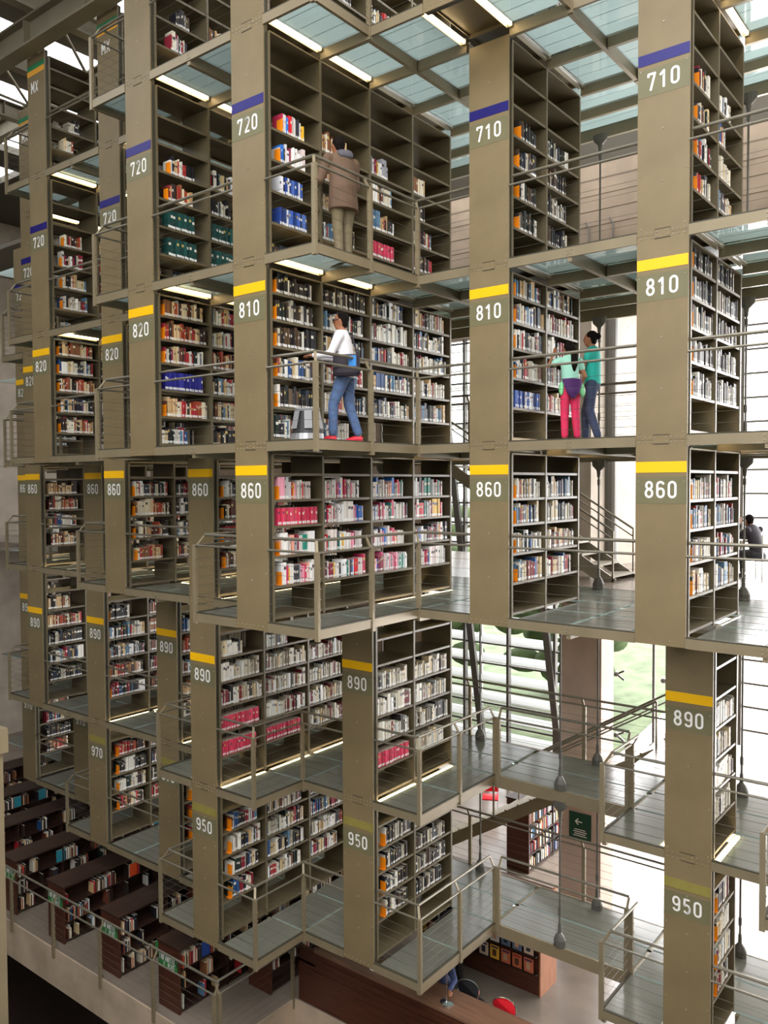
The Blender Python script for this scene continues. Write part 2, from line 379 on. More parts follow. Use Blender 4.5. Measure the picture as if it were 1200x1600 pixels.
for k, (x, y, h) in enumerate([(-20, 28, 8.5), (-26, 28, 7.5), (-32, 32, 9), (-14.5, 30, 6.0)]):
    r = thing('tree', ['full green tree furthest along beyond the slanted-bar window', 'green tree second beyond the slanted-bar window', 'tall green tree third beyond the slanted-bar window', 'low green tree nearest the concrete pier outside'][k], 'tree', 'trees outside the window', (x, y, ZF + 0.0))
    S = Sub(r); t = MB(); t.tube([(x, y, ZF), (x + .2, y, ZF + h * .6)], [.18, .1], 8); S.part(t, 'trunk', 'wood_dark')
    t = MB()
    for q in range(34):
        a = random.random() * 6.28; rr = random.random() ** .5 * 2.1; zz = ZF + h * (.25 + .7 * random.random())
        t.ball((x + rr * math.cos(a), y + rr * math.sin(a), zz), (.6 + random.random() * .5, .6, .5), 7)
    S.part(t, 'foliage', 'leaf', smooth=True)

# concrete pier and fin wall beyond the corridor
t = MB(); t.box(-8.05, -7.12, 16.5, 17.15, ZF, -2.15); struct(t.build('column_concrete', 'pink_concrete'))
t = MB(); t.box(-8.6, -7.62, 16.3, 17.0, -1.86, 4.8); struct(t.build('column_brown', 'pink_concrete'))
t = MB(); t.box(-7.65, -7.35, 16.45, 17.2, -1.86, 4.8); t.box(-7.75, -7.35, 17.65, YF - .2, -1.86, 4.8)
for y in (18.4, 19.9, 21.3):
    for z in (-1.0, 0.5, 2.0, 3.5): t.box(-7.352, -7.345, y, y + .05, z, z + .05)
struct(t.build('wall_fin', 'concrete'))
t = MB(); t.tube([(-7.32, 17.35, -1.86), (-7.32, 17.35, 4.8)], .17, 14); struct(t.build('column_round', 'mullion'))
t = MB(); t.box(-7.83, -7.33, 16.47, 16.495, -7.68, -7.12)
s_ = tag(t.build('notice_sign', 'wall_sign'), 'dark green notice with white arrow on the concrete pier', 'sign')
t = MB(); lettering(t, '<', -7.69, -7.2, 0.22, 16.466, .12)
for k in range(4): t.quad((-7.7 - .03 * (k % 2), 16.466, -7.47 - k * .045), (-7.45 + .03 * (k % 2), 16.466, -7.47 - k * .045), (-7.45 + .03 * (k % 2), 16.466, -7.49 - k * .045), (-7.7 - .03 * (k % 2), 16.466, -7.49 - k * .045))
t.build('arrow', 'white_paint', s_)

r = thing('cable_tray', 'cable tray with pipes along the board-marked upper wall', 'cable tray', None, (-8, YF - .15, 6.3)); S = Sub(r)
t = MB()
for q in range(3): t.box(-16, 6, YF - .28 + q * .1, YF - .26 + q * .1, 6.22, 6.30)
for q in range(60): t.box(-16 + q * .37, -15.97 + q * .37, YF - .28, YF - .015, 6.22, 6.24)
S.part(t, 'tray', 'mullion')
for q in range(3): t = MB(); t.tube([(-16, YF - .2 + q * .06, 6.33 + q * .01), (6, YF - .2 + q * .06, 6.33 + q * .01)], .022, 8); S.part(t, 'pipe', 'channel')
for q, x in enumerate((-9.9, -9.2)): t = MB(); t.tube([(x, YF - .04, 6.3), (x, YF - .04, 7.1), (x - .1, YF - .04, 7.25)], .02, 8); S.part(t, 'conduit', 'mullion')
# roof girders over the left of the stack
def ibeam(mb, a, b, h=0.42, fw=0.24, tk=0.03, n_st=0):
    a = Vector(a); b = Vector(b)
    mb.obox(a + Vector((0, 0, h / 2)), b + Vector((0, 0, h / 2)), fw, tk); mb.obox(a - Vector((0, 0, h / 2)), b - Vector((0, 0, h / 2)), fw, tk); mb.obox(a, b, 0.03, h)
    for k in range(n_st):
        p = a + (b - a) * ((k + .5) / n_st); d = (b - a).normalized()
        mb.obox(p - d * .012, p + d * .012, fw * .95, h)
GIRD = 'roof girders'
t = MB(); ibeam(t, (-26, 8.45, 8.45), (-8, 8.45, 8.45), .48, .3, .04, 9)
tag(t.build('roof_girder', 'girder'), 'heavy steel roof girder running over the two MX panels', 'girder', GIRD)
t = MB(); ibeam(t, (-26, 10.9, 9.0), (-8, 10.9, 9.0), .42, .25, .035, 9)
tag(t.build('roof_girder', 'girder'), 'second steel roof girder, behind the one over the MX panels', 'girder', GIRD)
for k, x in enumerate((-19.4, -17.0, -14.7, -12.3, -9.9)):
    t = MB(); ibeam(t, (x, 6.6, 8.9), (x, 13.8, 8.9), .34, .22, .03, 5)
    tag(t.build('roof_girder', 'girder'), 'crosswise steel roof girder, %s counted from the left wall side' % ORD[k], 'girder', GIRD)
for k in range(5):
    x = -20 + k * 2.4
    t = MB(); t.tube([(x, 9, 9.55), (x + 1.1, 10.6, 8.95)], .035, 8); t.tube([(x + 2.2, 9, 9.55), (x + 1.1, 10.6, 8.95)], .035, 8)
    tag(t.build('roof_brace', 'girder'), 'V-shaped pair of roof bracing tubes, %s from the left wall side' % ORD[k], 'brace', 'roof bracing')

# ------------------------------------------------------------------ bookcases
H_TALL = [0.06, 0.46, 0.87, 1.28, 1.68, 2.08, 2.48]
H_SHORT = [0.06, 0.47, 0.87, 1.27, 1.62, 1.97]
H_LOW = [0.06, 0.60, 0.97, 1.35, 1.73, 2.10]
def heights(lv): return H_TALL if lv in '79' else (H_LOW if lv == '5' else H_SHORT)
def bolt(mb, x, y, z, r=0.011, m=1):
    n = len(mb.v)
    mb.v += [(x + r * math.cos(t * math.pi / 3), y, z + r * math.sin(t * math.pi / 3)) for t in range(6)]
    mb.v += [(x + r * .7 * math.cos(t * math.pi / 3), y - .008, z + r * .7 * math.sin(t * math.pi / 3)) for t in range(6)]
    for t in range(6): mb.f.append((n + t, n + (t + 1) % 6, n + 6 + (t + 1) % 6, n + 6 + t)); mb.m.append(m); mb.c.append(None)
    mb.f.append(tuple(n + 6 + t for t in range(6))); mb.m.append(m); mb.c.append(None)
GAPS = []
for lv, cols in COLS.items():
    zs, zc = SEAM[lv], CEIL[lv]; zd = zs + 0.05
    for i, j in sorted(cols.items(), reverse=True):
        x0 = X(i); x1 = x0 + PW; y0 = Y(j); num = NUM[lv](i)
        below = {'M': '7', '7': '8', '8': '6', '6': '9', '9': '5'}.get(lv)
        extra = {('7', -1): ', green volumes inside', ('7', 0): ', beside the brown jacket', ('8', 0): ', behind the man in white', ('8', 1): ', by the two girls', ('8', -1): ', blue set inside', ('9', -1): ', pink set inside'}.get((lv, i), '')
        r = thing('bookcase', 'olive steel %s%s' % (short(lv, i), extra), 'bookcase', 'steel bookcases hung over the hall', (x0 + PW / 2, y0, zs))
        S = Sub(r)
        zb = zs if not (below and COLS[below].get(i) != j) else zs - 0.07
        if lv == '5': zb = zs - 0.06
        ztop = zc - (0.0 if lv in ('M',) else 0.0)
        above = {'7': 'M', '8': '7', '6': '8', '9': '6', '5': '9'}.get(lv)
        if above and COLS[above].get(i) != j: ztop = zc - 0.07
        p = MB(); p.box(x0, x1, y0, y0 + 0.02, zb, ztop - 0.003)
        # bolts and the joint plate
        for bz in (zs + 0.045, zs + 0.10): pass
        xm = (x0 + x1) / 2
        if ztop == zc:
            for q in (-.26, -.19, -.125, .125, .19, .26): bolt(p, xm + q, y0, zc - .028)
        if zb == zs:
            for q in (-.26, -.19, -.125, .125, .19, .26): bolt(p, xm + q, y0, zs + .028)
            for q in (-.26, .26): bolt(p, xm + q, y0, zs + .085)
            p.box(xm - .095, xm + .095, y0 - .004, y0, zs - .045, zs + .055)
            p.box(xm - .095, xm + .095, y0 - .005, y0 + .001, zs + .055, zs + .063, 2); p.box(xm - .095, xm + .095, y0 - .005, y0 + .001, zs - .052, zs - .045, 2)
            for q in (-.065, .065):
                bolt(p, xm + q, y0 - .004, zs - .022); bolt(p, xm + q, y0 - .004, zs + .028)
        else:
            for q in (-.28, -.2, -.12, -.04, .04, .12, .2, .28): bolt(p, xm + q, y0, zs - .01, .009)
        nb = int((zc - zs) / 0.62)
        for q in range(1, nb + 1):
            z = zs + (zc - zs) * q / (nb + 1); bolt(p, xm, y0, z, .012)
            if q % 2: bolt(p, x0 + .035, y0, z + .1, .010); bolt(p, x1 - .035, y0, z + .1, .010)
        pan = S.part(p, 'end_panel', ['steel', 'bolt', 'slot'])
        # colour band, repaint patch, number
        sz = STRIPE[lv]; yy = y0 - 0.004
        if lv == 'M':
            b = MB(); b.box(x0 + .004, x1 - .004, yy, y0, sz - .10, sz); S.part(b, 'green_band', 'green', pan)
            b = MB(); b.box(x0 + .004, x1 - .004, yy, y0, sz - .20, sz - .10); S.part(b, 'orange_band', 'orange_band', pan)
            tz = sz - .34
        else:
            b = MB(); b.box(x0 + .004, x1 - .004, yy, y0, sz - .129, sz)
            S.part(b, 'colour_band', {'7': 'blue', '8': 'yellow', '6': 'yellow', '9': 'yellow', '5': 'faded'}[lv], pan)
            tz = sz - .129 - (.10 if lv != '9' else .11)
            b = MB(); b.box(x0 + .004, x1 - .004, y0 - .002, y0, tz - .27, tz + .05); S.part(b, 'repaint_patch', 'patch', pan)
        n = MB(); hh = .205
        if num == 'MX': lettering(n, 'MX', x0 + .14, tz, hh, y0 - .0055, .14, .70)
        else: lettering(n, num, x0 + .115, tz, hh, y0 - .0055, .135, .66, 0, 1.02)
        S.part(n, 'number', 'white_paint', pan)
        c = MB(); c.box(x0 + .02, x1 - .012, y0 + .02, y0 + .085, zb, ztop - .01); S.part(c, 'side_channel', 'channel')
        ys = [y0 + .10] + [Y(k) for k in range(j + 1, 5)]
        ct = zc - .12
        for k, y in enumerate(ys):
            u = MB(); u.box(x0, x1, y - .014, y + .014, zs + .05, ct)
            u.box(x1 - .004, x1 + .004, y - .02, y + .02, zs + .05, ct); u.box(x0 - .004, x0 + .004, y - .02, y + .02, zs + .05, ct)
            S.part(u, 'upright', 'shelf')
        for k in range(len(ys) - 1):
            a, b_ = ys[k] + .014, ys[k + 1] - .014
            for h in heights(lv):
                q = MB(); z = zs + .05 + h
                q.box(x0 + .012, x1 - .012, a, b_, z - .012, z); q.box(x1 - .014, x1 - .004, a, b_, z - .034, z); q.box(x0 + .004, x0 + .014, a, b_, z - .034, z)
                S.part(q, 'shelf', 'shelf')
        # top plate under the floor above
        q = MB(); q.box(x0, x1, ys[0], ys[-1], ct, ct + .02); S.part(q, 'top_plate', 'shelf')

# ------------------------------------------------------------------ tube lights along both long edges of every floor
UNLIT = {('7', 1, 2), ('7', 1, 3), ('7', 0, 2), ('7', 0, 3), ('8', 1, 2), ('8', 1, 3), ('8', 2, 2), ('8', 2, 3), ('8', 0, 2), ('8', 0, 3),
         ('6', 0, 0), ('6', 0, 1), ('9', 2, 3)}
def tube_light(lv, i, k, side, lit):
    xs = X(i) + PW + .05 if side == 'right' else X(i) - .05
    a, b = Y(k) + .07, Y(k + 1) - .06; z = CEIL[lv] + .02
    L = '%s tube light over bay %s on the %s side, %s' % ('glowing' if lit else 'unlit', ORD[k], 'near' if side == 'right' else 'far', short(lv, i))
    r = thing('tube_light', L, 'tube light', 'tube lights under the walkways', (xs, a, z)); S = Sub(r)
    h = MB(); h.box(xs - .03, xs + .03, a - .02, a, z - .04, z + .028); h.box(xs - .03, xs + .03, b, b + .02, z - .04, z + .028); h.box(xs - .047, xs - .038, a, b, z - .05, z + .02)
    S.part(h, 'housing', 'housing')
    t_ = MB(); t_.tube([(xs, a, z), (xs, b, z)], .024, 8); S.part(t_, 'tube', 'tube' if lit else 'tube_off')
for lv in ('7', '8', '6', '9', '5'):
    for i, j in sorted(COLS[lv].items()):
        for k in range(j, 4):
            tube_light(lv, i, k, 'right', (lv, i, k) not in UNLIT)
            if i >= -2 and k >= max(j, 1): tube_light(lv, i, k, 'left', lv in '795' and k % 2 == 1)
for k in (1,): tube_light('7', 1, k, 'right', True); tube_light('7', 1, k, 'left', True)

# ------------------------------------------------------------------ glass walkways, railings, corridor
def rail_run(r, S, pts, zd, posts=True, offs=None, end_posts=(True, True)):
    """one railing through pts; the top tube sits inward of the posts"""
    P = [Vector((p[0], p[1], zd)) for p in pts]
    # inward normal: away from the void; chosen as the left or right side by offs
    def inward(a, b):
        d = (b - a).normalized(); n = Vector((-d.y, d.x, 0)); return n * (offs or 1)
    # offset polyline
    Q = []
    for k, p in enumerate(P):
        ns = []
        if k > 0: ns.append(inward(P[k - 1], p))
        if k < len(P) - 1: ns.append(inward(p, P[k + 1]))
        v = Vector((0, 0, 0))
        if len(ns) == 2 and (ns[0] - ns[1]).length > .1: v = ns[0] + ns[1]
        else: v = ns[0]
        Q.append(p + v * .10)
    t = MB()
    for a, b in zip(Q, Q[1:]): t.tube([a + Vector((0, 0, 1.11)), b + Vector((0, 0, 1.11))], .021, 8)
    S.part(t, 'top_rail', 'rail', smooth=False)
    t = MB()
    for a, b in zip(P, P[1:]): t.tube([a + Vector((0, 0, .96)), b + Vector((0, 0, .96))], .016, 8)
    S.part(t, 'mid_rail', 'rail')
    t = MB()
    for a, b in zip(P, P[1:]):
        for h in (.12, .25, .38, .51, .64, .77): t.tube([a + Vector((0, 0, h)), b + Vector((0, 0, h))], .0024, 4, cap=False)
    S.part(t, 'cable', 'cable')
    for k in range(len(P)):
        last = k in (0, len(P) - 1)
        if last and not end_posts[0 if k == 0 else 1]: continue
        ins = (Q[k] - P[k])
        d = (P[min(k + 1, len(P) - 1)] - P[max(k - 1, 0)]).normalized()
        t = MB(); p = P[k]
        t.box(p.x - .032, p.x + .032, p.y - .022, p.y + .022, zd - .15, zd + .97)
        for h in (.12, .25, .38, .51, .64, .77): t.box(p.x - .036, p.x + .04, p.y - .006, p.y + .03, zd + h - .006, zd + h + .006)
        S.part(t, 'post', 'frame')
        t = MB(); t.obox(p + Vector((0, 0, .93)), p + ins * .95 + Vector((0, 0, 1.10)), .035, .02); S.part(t, 'bracket', 'frame')
def bay_split(a, b, j0, j1):
    """points every bay from j0 to j1 at fixed x"""
    s = 1 if j1 > j0 else -1
    return [(a, Y(k)) for k in range(j0, j1 + s, s)]
def deck_tiles(S, x0, x1, y0, y1, zd, beams=True):
    if y1 - y0 < .02: return
    t = MB(); t.box(x0, x1, y0, y1, zd - .03, zd, 2); t.m[1] = 0
    n = max(1, round((y1 - y0) / .271))
    for k in range(1, n): t.box(x0, x1, y0 + (y1 - y0) * k / n - .004, y0 + (y1 - y0) * k / n + .004, zd - .001, zd + .0015, 1)
    S.part(t, 'glass_deck', ['glass', 'strip', 'glass_clear'])
for lv in COLS:
    cols = COLS[lv]; zs = SEAM[lv]; zd = zs + .05
    ids = sorted(cols)
    seq = [(a, b) for a, b in zip(ids, ids[1:])]
    far = 3
    seq.append((ids[-1], None))
    for a, b in seq:
        ja = cols[a]
        gi = a
        if b is None:
            # right-hand side of the last column: landing goes on past the frame
            jb = 2
            x_end = X(a) + 2.359; mid = MID(a)
        else: jb = cols[b]; mid = MID(a); x_end = X(b)
        nm = short(lv, a)
        r = thing('walkway', 'glass-floored steel walkway on the near side of the %s' % nm, 'walkway', 'glass walkways between the bookcases', (mid, Y(4), zs)); S = Sub(r)
        hole = b is not None and b - a > 1
        xa = X(a) + PW
        parts = []
        # near half (next to column a) and far half
        parts.append((xa + .095, mid - .03, ja, 4))
        if not hole: parts.append((mid + .03, (x_end - .095) if b is not None else x_end, jb, 4))
        else:
            m2 = X(b) - .873; parts.append((m2 + .03, x_end - .095, jb, 4))
        for (u, v, j0, j1) in parts:
            for k in range(j0, j1): deck_tiles(S, u, v, Y(k) + .03, Y(k + 1) - .03, zd)
        fr = MB()
        for (u, v, j0, j1) in parts:
            if hole: fr = MB()
            uu = u - .06 if u < mid else u; vv = v
            for k in range(j0 + 1, j1 + 1): fr.box(u - .07, v + .07, Y(k) - .03, Y(k) + .03, zs - .12, zd - .03)
            if hole: fr.box((u if u > mid else v) - .03, (u if u > mid else v) + .03, Y(j0), Y(4), zs - .13, zd - .03); S.part(fr, 'frame', 'frame')
        if not hole: fr.box(mid - .03, mid + .03, Y(max(ja, jb)), Y(4), zs - .13, zd - .03)
        if not hole: S.part(fr, 'frame', 'frame')
        # rim beams with a dark joint above
        def rim(p, q):
            e = MB(); x_0, x_1 = sorted((p[0], q[0])); y_0, y_1 = sorted((p[1], q[1]))
            if x_1 - x_0 > y_1 - y_0: e.box(x_0, x_1, y_0 - .012, y_0 + .03, zs - .075, zs + .045)
            else: e.box(x_0 - .012 - .01, x_1 + .012 + .01, y_0, y_1, zs - .075, zs + .045)
            S.part(e, 'edge_beam', 'frame')
            e = MB()
            if x_1 - x_0 > y_1 - y_0: e.box(x_0, x_1, y_0 - .008, y_0 + .03, zs + .045, zs + .062)
            else: e.box(x_0 - .018, x_1 + .018, y_0, y_1, zs + .045, zs + .062)
            S.part(e, 'edge_strip', 'channel')
        rr = thing('railing', 'steel cable railing along the walkway beside the %s' % nm, 'railing', 'steel cable railings', (mid, Y(min(ja, jb)), zd)); R = Sub(rr)
        ya, yb_ = Y(ja), Y(jb)
        if hole:
            rim((xa, ya), (mid, ya)); rim((mid, ya), (mid, Y(4))); rim((m2, Y(4)), (m2, yb_)); rim((m2, yb_), (x_end, yb_))
            pts = [(xa, ya)] + bay_split(mid, 0, ja, 4)
            rail_run(rr, R, pts, zd, offs=1, end_posts=(False, True))
            r2 = thing('railing', 'cable railing on the landing left of the %s' % short(lv, b), 'railing', 'steel cable railings', (m2, yb_, zd)); R2 = Sub(r2)
            rail_run(r2, R2, bay_split(m2, 0, 4, jb) + [(x_end, yb_)], zd, offs=1, end_posts=(True, False))
            r3 = thing('railing', 'cable railing over the gap left of the %s' % short(lv, b), 'railing', 'steel cable railings', (mid, Y(4), zd)); R3 = Sub(r3)
            rail_run(r3, R3, [(mid + .07, Y(4)), (m2 - .07, Y(4))], zd, offs=1)
            e = MB(); e.box(mid, m2, Y(4) - .012, Y(4) + .03, zs - .16, zs + .045); R3.part(e, 'edge_beam', 'frame')
        elif ja == jb:
            rim((xa, ya), (x_end, ya))
            if b is None: rail_run(rr, R, [(xa, ya), (x_end, ya)], zd, offs=1, end_posts=(False, False))
            else: rail_run(rr, R, [(xa, ya), (x_end, ya)], zd, offs=1, end_posts=(False, False))
            e = MB(); e.box(mid - .004, mid + .004, ya - .016, ya - .012, zs - .06, zs + .04); bolt(e, mid - .03, ya - .013, zs + .01); bolt(e, mid + .03, ya - .013, zs + .01); bolt(e, mid - .03, ya - .013, zs - .04); bolt(e, mid + .03, ya - .013, zs - .04)
            S.part(e, 'splice_plate', ['frame', 'bolt'])
        else:
            rim((xa, ya), (mid, ya)); rim((mid, ya), (mid, yb_)); rim((mid, yb_), (x_end, yb_))
            pts = [(xa, ya)] + bay_split(mid, 0, ja, jb) + [(x_end, yb_)]
            rail_run(rr, R, pts, zd, offs=1, end_posts=(False, False))
    # corridor
    r = thing('corridor', 'long glass-floored corridor behind the %s row' % {'M': 'MX', '7': '710 and 720', '8': '810 and 820', '6': '860', '9': '890', '5': '950 and 970'}[lv], 'corridor', 'glass corridors behind the stack', (X(0), Y(4), zs)); S = Sub(r)
    for i in range(-6, 3):
        u, v = MID(i - 1), MID(i)
        for k in range(2):
            a_ = Y(4) + .03 + k * .8; deck_tiles(S, u + .04, v - .04, a_, a_ + .75, zd)
        e = MB(); e.box(v - .04, v + .04, Y(4) + .03, YB - .03, zs - .13, zd - .03); S.part(e, 'cross_beam', 'frame')
    e = MB(); e.box(MID(-7), MID(2), YB - .03, YB + .03, zs - .15, zd); S.part(e, 'back_beam', 'frame')
    e = MB(); e.box(MID(-7), MID(2), Y(4) + .77, Y(4) + .83, zs - .12, zd - .03); S.part(e, 'middle_beam', 'frame')
    if lv not in '6M':
        rr = thing('railing', 'steel railing on the window edge behind the %s row' % {'7': '710 and 720', '8': '810 and 820', '9': '890', '5': '950 and 970'}[lv], 'railing', 'steel cable railings', (X(0), YB, zd)); R = Sub(rr)
        rail_run(rr, R, [(X(i), YB) for i in range(2, -6, -1)], zd, offs=1)
# hanger rods
def hanger(x, y, z0, z1, lab):
    r = thing('hanger_rod', lab, 'hanger rod', 'steel hanger rods', (x, y, z0)); S = Sub(r)
    t = MB(); t.tube([(x, y, z0 + .25), (x, y, z1 - .3)], .016, 8); t.tube([(x, y, z0 + .5), (x, y, z0 + .62)], .026, 8); t.tube([(x, y, z1 - .55), (x, y, z1 - .45)], .026, 8); S.part(t, 'rod', 'mullion')
    t = MB(); t.loft([(x, y, z0, .10, .07), (x, y, z0 + .1, .10, .07), (x, y, z0 + .17, .07, .05), (x, y, z0 + .22, .03, .03), (x, y, z0 + .36, .025, .025)], 12); S.part(t, 'foot', 'mullion', smooth=False)
    t = MB(); t.loft([(x, y, z1 - .42, .025, .025), (x, y, z1 - .30, .04, .035), (x, y, z1 - .22, .12, .05), (x, y, z1 - .13, .13, .06)], 12); S.part(t, 'hanger_bracket', 'mullion')
for lv in ('7', '8', '6', '9', '5'):
    for i in range(-1, 3):
        hanger(X(i) + .306, 13.42, SEAM[lv] + .05, CEIL[lv], 'steel hanger rod at the corridor edge behind the %s' % short(lv, i) if i in COLS[lv] else 'steel hanger rod at the window edge of the %s corridor, by the open gap' % ('890' if lv == '9' else '950'))
        if i not in COLS[lv]:
            hanger(X(i) + .306, Y(4) + .02, SEAM[lv] + .05, CEIL[lv], 'steel hanger rod at the near edge of the %s corridor, by the open gap' % ('890' if lv == '9' else '950'))

# ------------------------------------------------------------------ books
PAL = {
 'mix': ['#d8d4c8', '#e6e2d8', '#1d1b1e', '#2a2730', '#a33030', '#274a7c', '#c9b48a', '#6a3b2a', '#d8d0bc', '#1c2a24', '#bfb8a8', '#3a3f4c', '#8c2436', '#c8a878', '#f4f2ee', '#5a7f9c', '#dcd6c8', '#242024', '#c8c2b8'],
 'dark': ['#18161a', '#222028', '#2a2422', '#1c1a1c', '#332c28', '#d8d4c8', '#4a3a2c', '#28303c', '#5a4632', '#bdb6a4', '#1a2420'],
 'light': ['#e8e4d8', '#d9d3c2', '#c8c0ac', '#efece4', '#b9b2a0', '#d8c49c', '#9a8a74', '#2a2626', '#7a2a30', '#cfd4d4'],
 'warm': ['#8a5a3c', '#c29a6a', '#a8482e', '#d9b98c', '#5c2f22', '#e0d2b4', '#2c211c', '#b02a34', '#e8e0cc', '#3c2c28'],
 'blue': ['#2c4c9c', '#3d5fb4', '#e4e4ea', '#24407c', '#5b78bc', '#1c2c5c'],
 'green': ['#1f4b46', '#235450', '#1c423e'], 'royal': ['#2a2a86', '#30308f', '#26267c'], 'pink': ['#d23a5c', '#dc4666', '#c4304e'], 'maroon': ['#6c2028', '#7c2830', '#1c1618'],
 'bright': ['#e8e4e0', '#f0ece8', '#dcd6d0', '#38343c', '#b8b0a8', '#cfc8c4', '#c85078', '#f0a0b4', '#2c6cc0', '#e4dcd4', '#d82838', '#e8b838', '#2a8c7c', '#f4f4f4', '#9c9ca4', '#e8a890', '#e8e4e0', '#ecdcd8', '#8c3048', '#3c3c44', '#d8d4d8', '#c83458']}
CNAME = [('white', '#eceae4'), ('cream', '#d9c8a0'), ('grey', '#a09c94'), ('black', '#1c1a1c'), ('red', '#a82c34'), ('pink', '#e06a90'), ('blue', '#2c4c94'), ('light blue', '#6aa0b8'), ('green', '#22504a'), ('brown', '#6e4630'), ('yellow', '#e8b428'), ('orange', '#e07c3c'), ('dark grey', '#3c3e46'), ('tan', '#b89468'), ('purple', '#5c3c94')]
CN = [(n, srgb(h)) for n, h in CNAME]
def cname(c): return min(CN, key=lambda t: sum((a ** .45 - b ** .45) ** 2 for a, b in zip(t[1], c)))[0]
SETS = {('7', -1, 0, 1): 'green', ('7', -1, 0, 2): 'green', ('7', -1, 1, 1): 'green', ('7', -1, 1, 2): 'green', ('8', -1, 0, 2): 'royal', ('8', -1, 0, 5): 'warm',
        ('7', 0, 0, 1): 'blue', ('7', 0, 0, 2): 'blue', ('7', 0, 0, 3): 'bright', ('7', 0, 0, 4): 'bright', ('7', 0, 2, 1): 'pink', ('7', 0, 2, 4): 'bright',
        ('9', -1, 1, 1): 'pink', ('9', -1, 1, 2): 'pink', ('9', -1, 2, 1): 'pink', ('9', 0, 2, 1): 'pink', ('6', 0, 0, 3): 'pink', ('6', 0, 0, 1): 'bright', ('6', 0, 0, 2): 'bright', ('6', 0, 1, 1): 'bright', ('6', 0, 1, 2): 'bright', ('6', 0, 1, 3): 'bright', ('6', 0, 1, 4): 'bright',
        ('8', 0, 0, 4): 'dark', ('8', 0, 0, 5): 'dark', ('8', 0, 1, 5): 'dark', ('8', 0, 2, 4): 'light', ('8', 2, 2, 2): 'dark', ('8', 0, 0, 3): 'dark', ('8', 0, 0, 1): 'dark', ('8', 1, 2, 1): 'blue'}
DEF = {('7', 1): 'dark', ('7', 2): 'mix', ('8', 0): 'mix', ('8', 1): 'mix', ('8', 2): 'dark', ('6', 0): 'bright', ('6', 1): 'mix', ('6', 2): 'mix', ('9', 0): 'light', ('9', -1): 'light', ('9', 2): 'light', ('5', 0): 'dark', ('5', -1): 'mix', ('5', 2): 'light'}
PATTERNS = {'7': {1: (.20, .75), 2: (.20, .75), 3: (.20, .70), 4: (.25, .70)}, '8': {1: (.11, .93), 2: (.11, .93), 3: (.10, .95), 4: (.10, .95), 5: (.10, .9)},
            '6': {1: (.16, .85), 2: (.12, .9), 3: (.12, .9), 4: (.12, .85)}, '9': {1: (.06, .9), 2: (.04, .95), 3: (.04, .95), 4: (.03, .95), 5: (.05, .6)},
            '5': {1: (.22, .8), 2: (.22, .9), 3: (.22, .92), 4: (.22, .9)}, 'M': {1: (.3, .6), 2: (.4, .7)}}
SKIP = {('9', 0, 5), ('9', 2, 5), ('8', 1, 0)}
BOOKS = []; ENDS = []
def row(lv, i, k, s, side, j):
    pat = PATTERNS[lv].get(s)
    rnd = random.Random((lv, i, k, s, side).__repr__())
    if s == 0 and lv == '8' and i in (0, -1) and k < 2: pat = (.02, .55)
    if not pat or (lv, i, s) in SKIP: return
    st, fi = pat
    if lv == '9' and i == 2 and s > 4: return
    if k > j: st = .04
    if side == 'left': st, fi = .03, (.95 if lv not in 'M7' else fi)
    fi = min(.97, fi + rnd.uniform(-.12, .03))
    if lv == '7' and k > j: fi *= rnd.choice((.6, .8, .9))
    if lv == '7' and i == 0 and k == 3: fi *= .8
    zb = SEAM[lv] + .05 + heights(lv)[s] + .001
    nxt = (heights(lv) + [heights(lv)[-1] + .40])[s + 1] - heights(lv)[s]
    ya = (Y(k) + .114 if k == j else Y(k) + .014); yb = Y(k + 1) - .014; L = yb - ya
    y = ya + L * st; ye = ya + L * fi
    pal = SETS.get((lv, i, k, s)) or DEF.get((lv, i)) or rnd.choice(['mix', 'dark', 'warm', 'warm', 'mix'])
    uni = pal in ('green', 'royal', 'pink', 'blue', 'maroon')
    if side == 'left': pal = 'dark'; uni = False
    if side == 'right' and k == j and lv in '78659' and (lv != '9' or i in (-3, -4)) and s > 0 and not uni:
        ENDS.append((lv, i, k, s, y - .004, zb)); 
    n = 0; run = 0; cc = None; hh = dd = tt = .2; lean = 0
    while y < ye and n < 60:
        if run <= 0:
            run = rnd.choice((1, 1, 1, 1, 1, 2, 2, 4)) if not uni else 1
            cc = srgb(rnd.choice(PAL[pal])); hh = min(rnd.uniform(.195, .275), nxt - .06); dd = rnd.uniform(.15, .20); tt = rnd.uniform(.012, .034)
            if uni: hh = .27 if pal in ('green', 'royal') else .235; hh = min(hh, nxt - .06); tt = .030
            if lv == '7' and pal == 'green': tt = .045
            if rnd.random() < .07 and not uni: hh = min(.30, nxt - .05); tt = rnd.uniform(.04, .06)
        lean = .0
        run -= 1
        h = hh * rnd.uniform(.985, 1.0) if not uni else hh
        t = tt * (rnd.uniform(.9, 1.1) if not uni else 1)
        if y + t > yb - .003: break
        inset = rnd.uniform(.015, .04)
        sh = rnd.uniform(.8, 1.15)
        BOOKS.append(dict(lv=lv, i=i, k=k, s=s, side=side, y=y, t=t, h=h, d=dd, z=zb, c=tuple(min(.86, v * sh) for v in cc), n=n, inset=inset, hue=rnd.random()))
        y += t + (.0045 if uni else rnd.choice((.0015, .003))); n += 1
for lv, cols in COLS.items():
    for i, j in cols.items():
        for k in range(j, 4):
            for s in range(len(heights(lv))):
                row(lv, i, k, s, 'right', j)
                row(lv, i, k, s, 'left', j)
